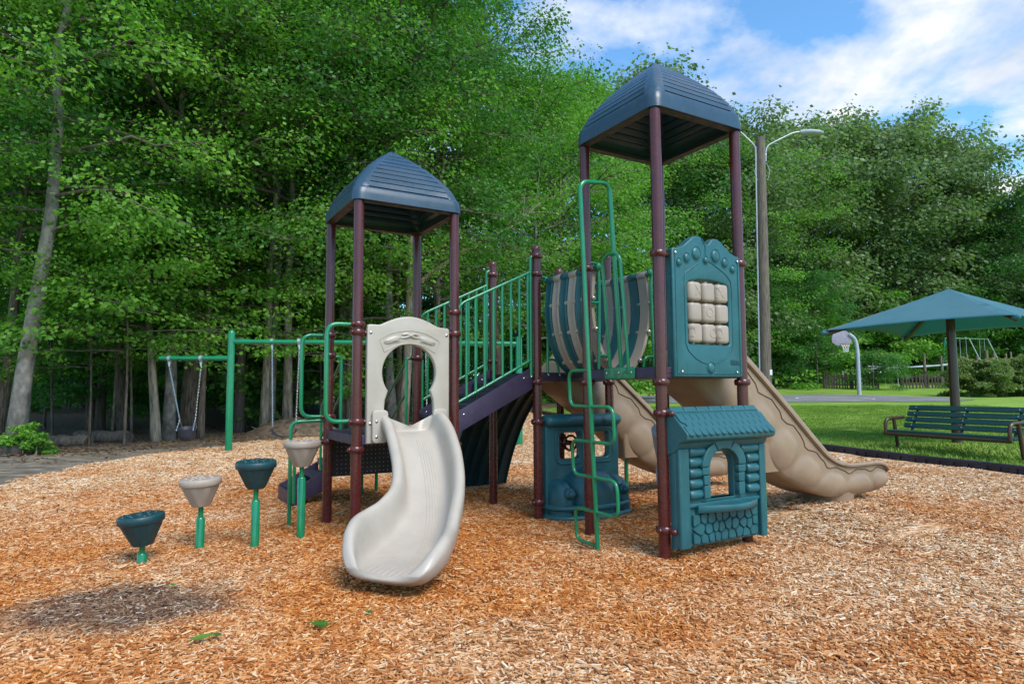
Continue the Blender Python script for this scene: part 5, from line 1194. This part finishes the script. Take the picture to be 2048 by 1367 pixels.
TR = {
 'maple1': grow(1, 15, 4.2, 4.2, 34, 7, 27, .52, 0.108, 'leaf_maple'), 'maple2': grow(2, 15, 4.8, 4.0, 34, 7, 27, .50, 0.108, 'leaf_maple'),
 'deep1': grow(3, 18, 5.0, 4.4, 34, 7, 28, .60, 0.125, 'leaf_deep'), 'deep2': grow(4, 19, 7.0, 4.2, 30, 7, 28, .60, 0.125, 'leaf_deep'),
 'bright': grow(5, 16, 3.2, 4.6, 36, 7, 27, .60, 0.125, 'leaf_bright', droop=.3), 'blue': grow(6, 17, 8.0, 4.0, 26, 7, 26, .55, .16, 'leaf_blue', droop=.7),
 'oak1': grow(7, 20, 2.5, 7.2, 46, 8, 29, .95, .26, 'leaf_oak', 'round', .35, .42, .5), 'oak2': grow(8, 20, 3.5, 6.6, 44, 8, 29, .95, .26, 'leaf_oak', 'round', .35, .42, .6),
 'mix': grow(9, 18, 1.5, 5.6, 42, 7, 29, .80, .21, 'leaf_deep', 'round', .35, .36, .5),
 'under1': grow(10, 6, 2.2, 2.6, 18, 6, 18, .42, 0.11, 'leaf_maple', 'low', .2, .05, .25), 'under2': grow(11, 5, .5, 2.3, 18, 6, 18, .42, .13, 'leaf_deep', 'low', .25, .06, .3),
 'under3': grow(12, 5.5, .3, 2.6, 22, 6, 25, .5, .16, 'leaf_bright', 'low', .3, .08, .35),
 'shrub': grow(13, 1.7, .1, 1.1, 20, 6, 40, .24, .095, 'leaf_bush', 'round', .2, .06, .5), 'shrub2': grow(14, 1.5, .05, .9, 16, 5, 24, .20, .055, 'leaf_deep', 'low', .1, .06, .9),
 'maple3': grow(16, 14, 4.6, 3.0, 34, 7, 28, .48, .105, 'leaf_bright'),
 'weed': grow(15, .75, .05, .42, 10, 4, 21, .12, .085, 'leaf_bright', 'low', .2, .03, .8)}
TRUNKS = {}
def tree(kind, x, y, H, r0, bark, label, group=None, rz=0.0, lean=(0, 0), name='tree', cat='tree', z=None):
    T = TR[kind]; s = H/T.H; key = (kind, round(r0/s, 2), bark)
    if key not in TRUNKS: TRUNKS[key] = trunk_mesh(T, r0/s, bark)
    t = empty(name, (x, y, G(x, y) if z is None else z)); t.rotation_euler = (lean[1], lean[0], rz) if False else (0, 0, 0)
    t.matrix_basis = Matrix.Translation(t.location) @ Matrix.Rotation(math.radians(lean[0]), 4, 'Y') @ Matrix.Rotation(math.radians(-lean[1]), 4, 'X') @ Matrix.Rotation(rz, 4, 'Z') @ Matrix.Scale(s, 4)
    a = bpy.data.objects.new('trunk', TRUNKS[key]); COL.objects.link(a); a.parent = t; b = bpy.data.objects.new('crown', T.mesh); COL.objects.link(b); b.parent = t
    tag(t, label, cat, group); return t
def gp(px, py):       # ground point under a pixel (flat left side)
    Y = 10
    for _ in range(30):
        r = ray(px, py); k = (G(r.x/r.y*Y, Y)-CAMH)/r.z; Y = Y*.5+.5*max(3, min(80, k*r.y))
    return r.x/r.y*Y, Y
# trees one can single out
def T_(kind, px, py, H, r0, bark, label, rz=0., lean=(0, 0)): x, y = gp(px, py); return tree(kind, x, y, H, r0, bark, label, None, rz, lean)
T_('maple3', 28, 908, 14, .17, 'bark_grey', 'big tree with smooth pale grey trunk leaning right at the far left', .4, (4.5, 0))
T_('deep1', -12, 898, 15, .11, 'bark_brown', 'brown trunked tree at the left edge behind the pale grey trunk', 1.4, (4, 0))
T_('under1', 312, 884, 6.5, .12, 'bark_pale', 'slim pale brown trunk tilting left just left of the bucket swing', 2.2, (-5, 0))
T_('deep2', 376, 874, 19, .205, 'bark_brown', 'tall straight shaggy barked tree directly behind the bucket swing', .9, (1.2, 0))
T_('under1', 402, 878, 7, .085, 'bark_brown', 'slender young tree to the right of the shaggy barked trunk', .2, (1, 0))
T_('deep1', 478, 866, 18, .15, 'bark_dark', 'dark trunk right behind the tall green swing post', 2.9, (0, 0))
T_('maple1', 527, 868, 13, .12, 'bark_pale', 'pale lichen spotted trunk between the swing post and the belt swing', 3.5, (1.5, 0))
T_('deep2', 574, 866, 18, .13, 'bark_pale', 'pale trunk rising from the root mound behind the belt swing', 4.4, (-.5, 0))
T_('maple2', 688, 858, 16, .15, 'bark_grey', 'grey trunk seen behind the low tower between its left posts', 5.2, (.5, 0))
T_('deep1', 805, 856, 16, .15, 'bark_pale', 'crooked pale brown trunk behind the low tower seen above the keyhole panel', .3, (2.5, 0))
TB = T_('bright', 870, 846, 12.5, .16, 'bark_grey', 'bright green tree with pale upper limbs right of the low roof', 1.9, (1, 0))
def bare_branch():
    Y = 20.0; rng = random.Random(2); m = MB(); base = [at(q[0], q[1], Y) for q in ((815, 585), (870, 540), (930, 500), (990, 470), (1040, 445), (1062, 420))]
    m.tube(base, [.075, .065, .05, .038, .026, .012], 8)
    for k in range(16):
        i = rng.randint(1, 4); a = base[i].lerp(base[i+1], rng.random()); d = Vector((rng.uniform(-.2, 1), rng.uniform(-.6, .3), rng.uniform(-.7, .9))).normalized()*rng.uniform(.4, 1.2); m.tube([a, a+d*.5+Vector((0, 0, .06)), a+d], [.016, .010, .004], 5)
    o = m.build('bare_branch', 'bark_pale', None); o.parent = TB; o.matrix_parent_inverse = TB.matrix_basis.inverted()
bare_branch()
# trees of the wood: scattered ranks
def wood():
    rng = random.Random(21)
    L2 = 'tall tree deep inside the shaded wood on the left'
    first = [(-12.5, 15.2, 'maple2', 14), (-9.2, 17.2, 'maple1', 14), (-11.5, 19, 'deep1', 18), (-7.4, 19.5, 'maple1', 15), (-5.2, 20.5, 'bright', 14), (-4.0, 21.5, 'deep1', 17), (-3.5, 24.2, 'maple2', 16), (-7.5, 22, 'blue', 19), (-4.2, 23.5, 'deep2', 20), (1.0, 27.5, 'bright', 14.2), (2.6, 31, 'bright', 15.2), (-15, 17.5, 'deep1', 17), (-13.5, 21, 'maple1', 17), (-2.8, 30, 'deep1', 18.0)]
    words = ['light green tree rising behind the left edge trunk', 'layered maple behind the leaning pale grey trunk', 'dark tall tree behind the thin saplings', 'layered maple just right of the shaggy barked trunk', 'bright tree behind the long swing beam', 'mid green tree above the left posts of the low tower', 'light green tree above the low blue roof', 'tree with drooping silvery leaves at top left of centre', 'high tree filling the top edge left of the low roof', 'bright green tree above the stair rail', 'bright green tree behind the walkway and climber', 'dark tree filling the upper left corner', 'light green tree filling the left of the top edge', 'dark tall tree above the middle posts']
    for (x, y, k, h), l in zip(first, words): tree(k, x, y, h, .11+.04*rng.random(), rng.choice(['bark_brown', 'bark_grey', 'bark_dark']), l, 'first rank of the wood', rng.random()*6.28, (rng.uniform(-2, 2), 0))
    n = 0
    while n < 30:
        y = rng.uniform(21, 48); x = rng.uniform(-.88*y-2, .05*y)
        if x > -9+.30*(y-16)-2 and x > -2+.05*y: continue
        tree(rng.choice(['deep1', 'deep2', 'deep1', 'maple1', 'maple2', 'deep2', 'mix']), x, y, rng.uniform(15, 22), rng.uniform(.10, .17), rng.choice(['bark_brown', 'bark_dark', 'bark_grey']), L2, 'trees deep in the wood', rng.random()*6.28, (rng.uniform(-2, 2), 0)); n += 1
    # saplings and understorey
    L3 = 'young understorey tree with layered leaves in the dim wood'
    for k in range(48):
        y = rng.uniform(21, 42); x = rng.uniform(-.86*y-1, -4.5+.30*(y-17))
        tree(rng.choice(['under1', 'under2', 'under2']), x, y, rng.uniform(3.2, 8.5), .05, 'bark_brown', L3, 'understorey of the wood', rng.random()*6.28)
    for px, py, h, l in ((178, 893, 5, 'thin sapling stem above the dark fallen log'), (222, 884, 6, 'thin sapling stem at the right end of the reddish log'), (248, 893, 6, 'pale thin sapling stem left of the tilting brown trunk'), (262, 884, 5.5, 'thin sapling stem closest to the tilting brown trunk'), (105, 880, 6, 'thin sapling stem right of the pale grey trunk'), (640, 858, 5, 'thin sapling stem beside the low tower left posts')):
        x, y = gp(px, py); tree('under1', x, y, h, .028, 'bark_brown', l, 'saplings at the wood edge', rng.random()*6.28, (rng.uniform(-4, 4), 0), 'sapling')
wood()
# low branches reaching in from the left edge
tree('maple3', -12.2, 12.9, 11, .12, 'bark_brown', 'bright leafed tree reaching into the picture from the left edge', None, 1.1, (3, 0))
# right side: crowns placed by their tops
def crown_row():
    rng = random.Random(4)
    near = [(890, 20, 30, 'deep1'), (1075, 95, 36, 'bright'), (1130, 125, 40, 'bright'), (1170, 190, 46, 'mix'), (1230, 145, 56, 'oak1'), (1290, 240, 47, 'bright'), (1350, 265, 48, 'mix'), (1420, 275, 48, 'oak2'), (1480, 262, 47, 'bright'), (1505, 225, 54, 'oak1')]
    lab = ['tall tree rising past the top edge right of the low roof', 'bright green tree whose crown meets the sky left of centre', 'bright green tree just left of the taller roof', 'mid green tree behind the walkway of curved bands', 'dark round tree crown peeping out left of the taller roof', 'light green tree seen below the taller roof', 'mid green tree framed by the taller tower posts', 'grey green tree seen between the right tower posts', 'yellow green tree behind the utility pole', 'tree top directly behind the utility pole']
    for (px, py, Y, k), l in zip(near, lab):
        p = at(px, py, Y); g = G(p.x, Y); tree(k, p.x, Y, (p.z-g)*.94, .2, 'bark_grey', l, None, rng.random()*6.28)
    right = [(1590, 262, 56, 'bright', 'yellow green tree just right of the utility pole'), (1625, 245, 60, 'oak2', 'olive tree under the right lamp head'), (1690, 228, 58, 'oak1', 'big rounded olive tree in the middle of the right skyline'), (1765, 232, 60, 'oak2', 'broad olive tree left of the highest shoulder of the right skyline'), (1835, 262, 60, 'oak1', 'dark olive tree whose top steps down towards the right'), (1885, 335, 58, 'oak2', 'lower olive tree above the shade canopy peak'), (1945, 400, 62, 'mix', 'green tree in the dip of the skyline at right'), (2000, 385, 58, 'mix', 'mid green tree above the right half of the canopy'), (2060, 340, 54, 'mix', 'tree at the right edge of the picture')]
    for px, py, Y, k, l in right:
        p = at(px, py, Y); g = G(p.x, Y); tree(k, p.x, Y, (p.z-g)*.93, .3, 'bark_grey', l, None, rng.random()*6.28)
    for k in range(16):
        px = 1080+65*k+rng.uniform(-15, 15); Y = rng.uniform(64, 72); p = at(px, 0, Y); tree(rng.choice(['oak1', 'oak2', 'mix']), p.x, Y, rng.uniform(12, 15), .25, 'bark_grey', 'tree in the back rank behind the right hand trees', 'back rank of trees on the right', rng.random()*6.28)
    for k in range(30):
        px = 1090+34*k+rng.uniform(-14, 14); Y = rng.uniform(54, 57) if px > 1640 else (rng.uniform(46, 50) if px > 1250 else rng.uniform(34, 42)); p = at(px, 700, Y); tree(rng.choice(['under3', 'under2', 'under3', 'mix']), p.x, Y, rng.uniform(5, 9), .06, 'bark_grey', 'low leafy tree filling the wood edge beyond the court', 'low trees along the wood edge', rng.random()*6.28)
crown_row()
# shrubs
for px, py, Y, h, k, l in ((1748, 776, 44.5, 2.3, 'shrub2', 'feathery shrub on the left before the picket fence'), (1785, 776, 44.5, 2.1, 'shrub2', 'feathery shrub on the right before the picket fence'), (1935, 782, 36, 1.75, 'shrub', 'leafy garden bush right beside the shade post'), (1972, 784, 35.5, 1.8, 'shrub', 'middle one of the leafy bushes right of the shade post'), (2012, 782, 36, 1.9, 'shrub', 'reddish tipped bush near the right edge'), (2050, 780, 36, 1.8, 'shrub', 'bush cut by the right edge of the picture'), (45, 908, 12.9, .6, 'weed', 'bright leafy sapling at the foot of the pale grey trunk'), (72, 910, 12.9, .42, 'weed', 'low bright weed right of the pale grey trunk'), (1250, 778, 44, 2.4, 'under3', 'round shrub beyond the court left of the low rail')):
    p = at(px, py, Y); 
    if k == 'weed': x, y = gp(px, py); p = Vector((x, y, 0))
    tree(k, p.x, p.y, h, .02, 'twig', l, None, px*.7, (0, 0), 'shrub', 'shrub')
# far wood that closes the view
def far_wood():
    rng = np.random.default_rng(77); C = []
    for k in range(3600):
        a = math.radians(rng.uniform(-50, 50)); R = rng.uniform(78, 96); x, y = R*math.sin(a), R*math.cos(a)
        hmax = 13+3*math.sin(a*14)+2*math.sin(a*31) if a > 0.02 else 9
        C.append((x, y, 1+hmax*rng.random()**.8))
    C = np.array(C); D = np.zeros_like(C); D[:, 1] = -1; V, lv = leafset(rng, C, D, 16, 1.5, .5, .55, .3)
    o = bpy.data.objects.new('far_wood', leaf_mesh('far_wood', V, lv, 'leaf_deep')); COL.objects.link(o); tag(o, 'distant wood closing the view behind the trees', 'wood', kind='stuff')
    C = []
    for k in range(1500):
        y = rng.uniform(40, 56); x = rng.uniform(-.9*y, .06*y-1); C.append((x, y, .3+5*rng.random()))
    C = np.array(C); D = np.zeros_like(C); D[:, 1] = -1; V, lv = leafset(rng, C, D, 16, .9, .3, .30, .3)
    o = bpy.data.objects.new('wood_undergrowth', leaf_mesh('wood_undergrowth', V, lv, 'leaf_deep')); COL.objects.link(o); tag(o, 'dim undergrowth deep inside the wood', 'undergrowth', kind='stuff')
far_wood()

# ------------------------------------------------------------------ woodland floor: logs, root mound, twigs, fallen leaves
def log(px, py, ln, r, yaw, label):
    x, y = gp(px, py); m = MB(); n = 10; rng = random.Random(px); m.tube([(ln*(k/n-.5), 0.03*math.sin(k), r+0.02*math.sin(k*1.7)) for k in range(n+1)], [r*rng.uniform(.9, 1.08) for k in range(n+1)], 14); o = m.build('fallen_log', 'bark_dark', None); o.location = (x, y, G(x, y)-.02); o.rotation_euler = (0, 0, yaw); tag(o, label, 'log')
log(130, 893, 1.1, .15, .1, 'dark fallen log lying right of the leafy sapling'); log(205, 886, 1.4, .17, -.06, 'reddish dark log lying at the foot of the thin saplings')
def root_mound():
    x, y = gp(590, 868); t = empty('brush_mound', (x, y, G(x, y))); tag(t, 'mound of roots, sticks and dead leaves behind the belt swing', 'brush pile'); n = 24; loops = []
    for z, r in ((-.05, 1.3), (.12, 1.05), (.30, .72), (.42, .40), (.48, .06)): loops.append([(r*1.25*math.cos(2*math.pi*i/n)*(1+.12*mnoise.noise(Vector((i*.9, z*5, 1)))), r*.8*math.sin(2*math.pi*i/n)*(1+.12*mnoise.noise(Vector((i*.9, z*5, 4)))), z) for i in range(n)])
    MB().loft(loops).build('mound', 'litter', t, smooth=80); rng = random.Random(3); m = MB()
    for k in range(240):
        a = rng.random()*6.28; r = rng.random()**.6; c = Vector((1.35*r*math.cos(a), .85*r*math.sin(a), .02+.46*(1-r)**.9)); d = Vector((rng.gauss(0, 1), rng.gauss(0, 1), rng.gauss(0, .35))).normalized()*rng.uniform(.06, .24); m.tube([c-d, c+d*.2+Vector((0, 0, .03)), c+d], [.006, .010, .004], 4)
    m.build('sticks', 'twig', t)['kind'] = 'stuff'
root_mound()
def litter_leaves():
    rng = np.random.default_rng(8); C = []
    for k in range(1700):
        y = 11.6+11*rng.random()**1.2; x = lerp_tab([(12.6, -10.8), (14.5, -8.8), (16.5, -6.2), (18, -3.6), (24, 0)], y)+3.4*rng.random()**2-12*rng.random()**1.3
        C.append((x, y, G(x, y)+.035))
    C = np.array(C); D = np.zeros_like(C); V, lv = leafset(rng, C, D, 6, .35, .012, .085, .0)
    for q in range(0, len(V), 4): V[q:q+4, 2] = V[q:q+4, 2]*.35+.65*(G(float(V[q, 0]), float(V[q, 1]))+.04)
    o = bpy.data.objects.new('leaf_litter', leaf_mesh('leaf_litter', V, lv, 'dry_leaf')); COL.objects.link(o); tag(o, 'brown dead leaves strewn along the wood edge', 'leaf litter', kind='stuff')
mat_leaf('dry_leaf', (0.06, 0.035, 0.020), (0.16, 0.095, 0.050), (0.34, 0.23, 0.14), .1)
litter_leaves()
def green_leaf(px, py, size, yaw, kind, label):
    r = ray(px, py); k = (0.062-CAMH)/r.z; x, y = r.x*k, r.y*k
    if kind == 'maple': pl = [(-.08, 0), (-.1, .28), (-.45, .2), (-.3, .45), (-.62, .62), (-.25, .66), (-.22, .95), (0, .75), (0, 1.1), (.1, .78), (.30, .92), (.25, .62), (.6, .55), (.3, .42), (.42, .16), (.1, .25), (.08, 0)]
    elif kind == 'oval': pl = [(-.03, 0), (-.16, .25), (-.2, .5), (-.14, .78), (0, 1.05), (.14, .78), (.2, .5), (.16, .25), (.03, 0)]
    v = [(p[0]*size, p[1]*size-.5*size, .012+.10*size*abs(p[0])+.03*size*math.sin(p[1]*4)) for p in pl]+[(0, .5*size-.5*size, .004)]; n = len(pl); f = [(i, (i+1) % n, n) for i in range(n)]
    o = mesh_obj('fallen_leaf', v, f, 'leaf_bright', None, 0, attr=[.4]*len(v)); md = o.modifiers.new('thick', 'SOLIDIFY'); md.thickness = .0012; o.location = (x, y, G(x, y)+.058); o.rotation_euler = (.08, .1, yaw); tag(o, label, 'leaf', 'green leaves on the mulch')
green_leaf(640, 1250, .105, .5, 'maple', 'green lobed leaf lying on the mulch below the curved slide'); green_leaf(404, 1278, .11, -1.0, 'oval', 'long green leaf on the mulch at lower left'); green_leaf(434, 1272, .07, -2.0, 'oval', 'small green leaf beside the long leaf at lower left'); green_leaf(737, 1226, .045, .2, 'maple', 'tiny green leaf just below the slide lip'); green_leaf(345, 1170, .05, 1.2, 'oval', 'small green leaf at the top edge of the dark wet patch')
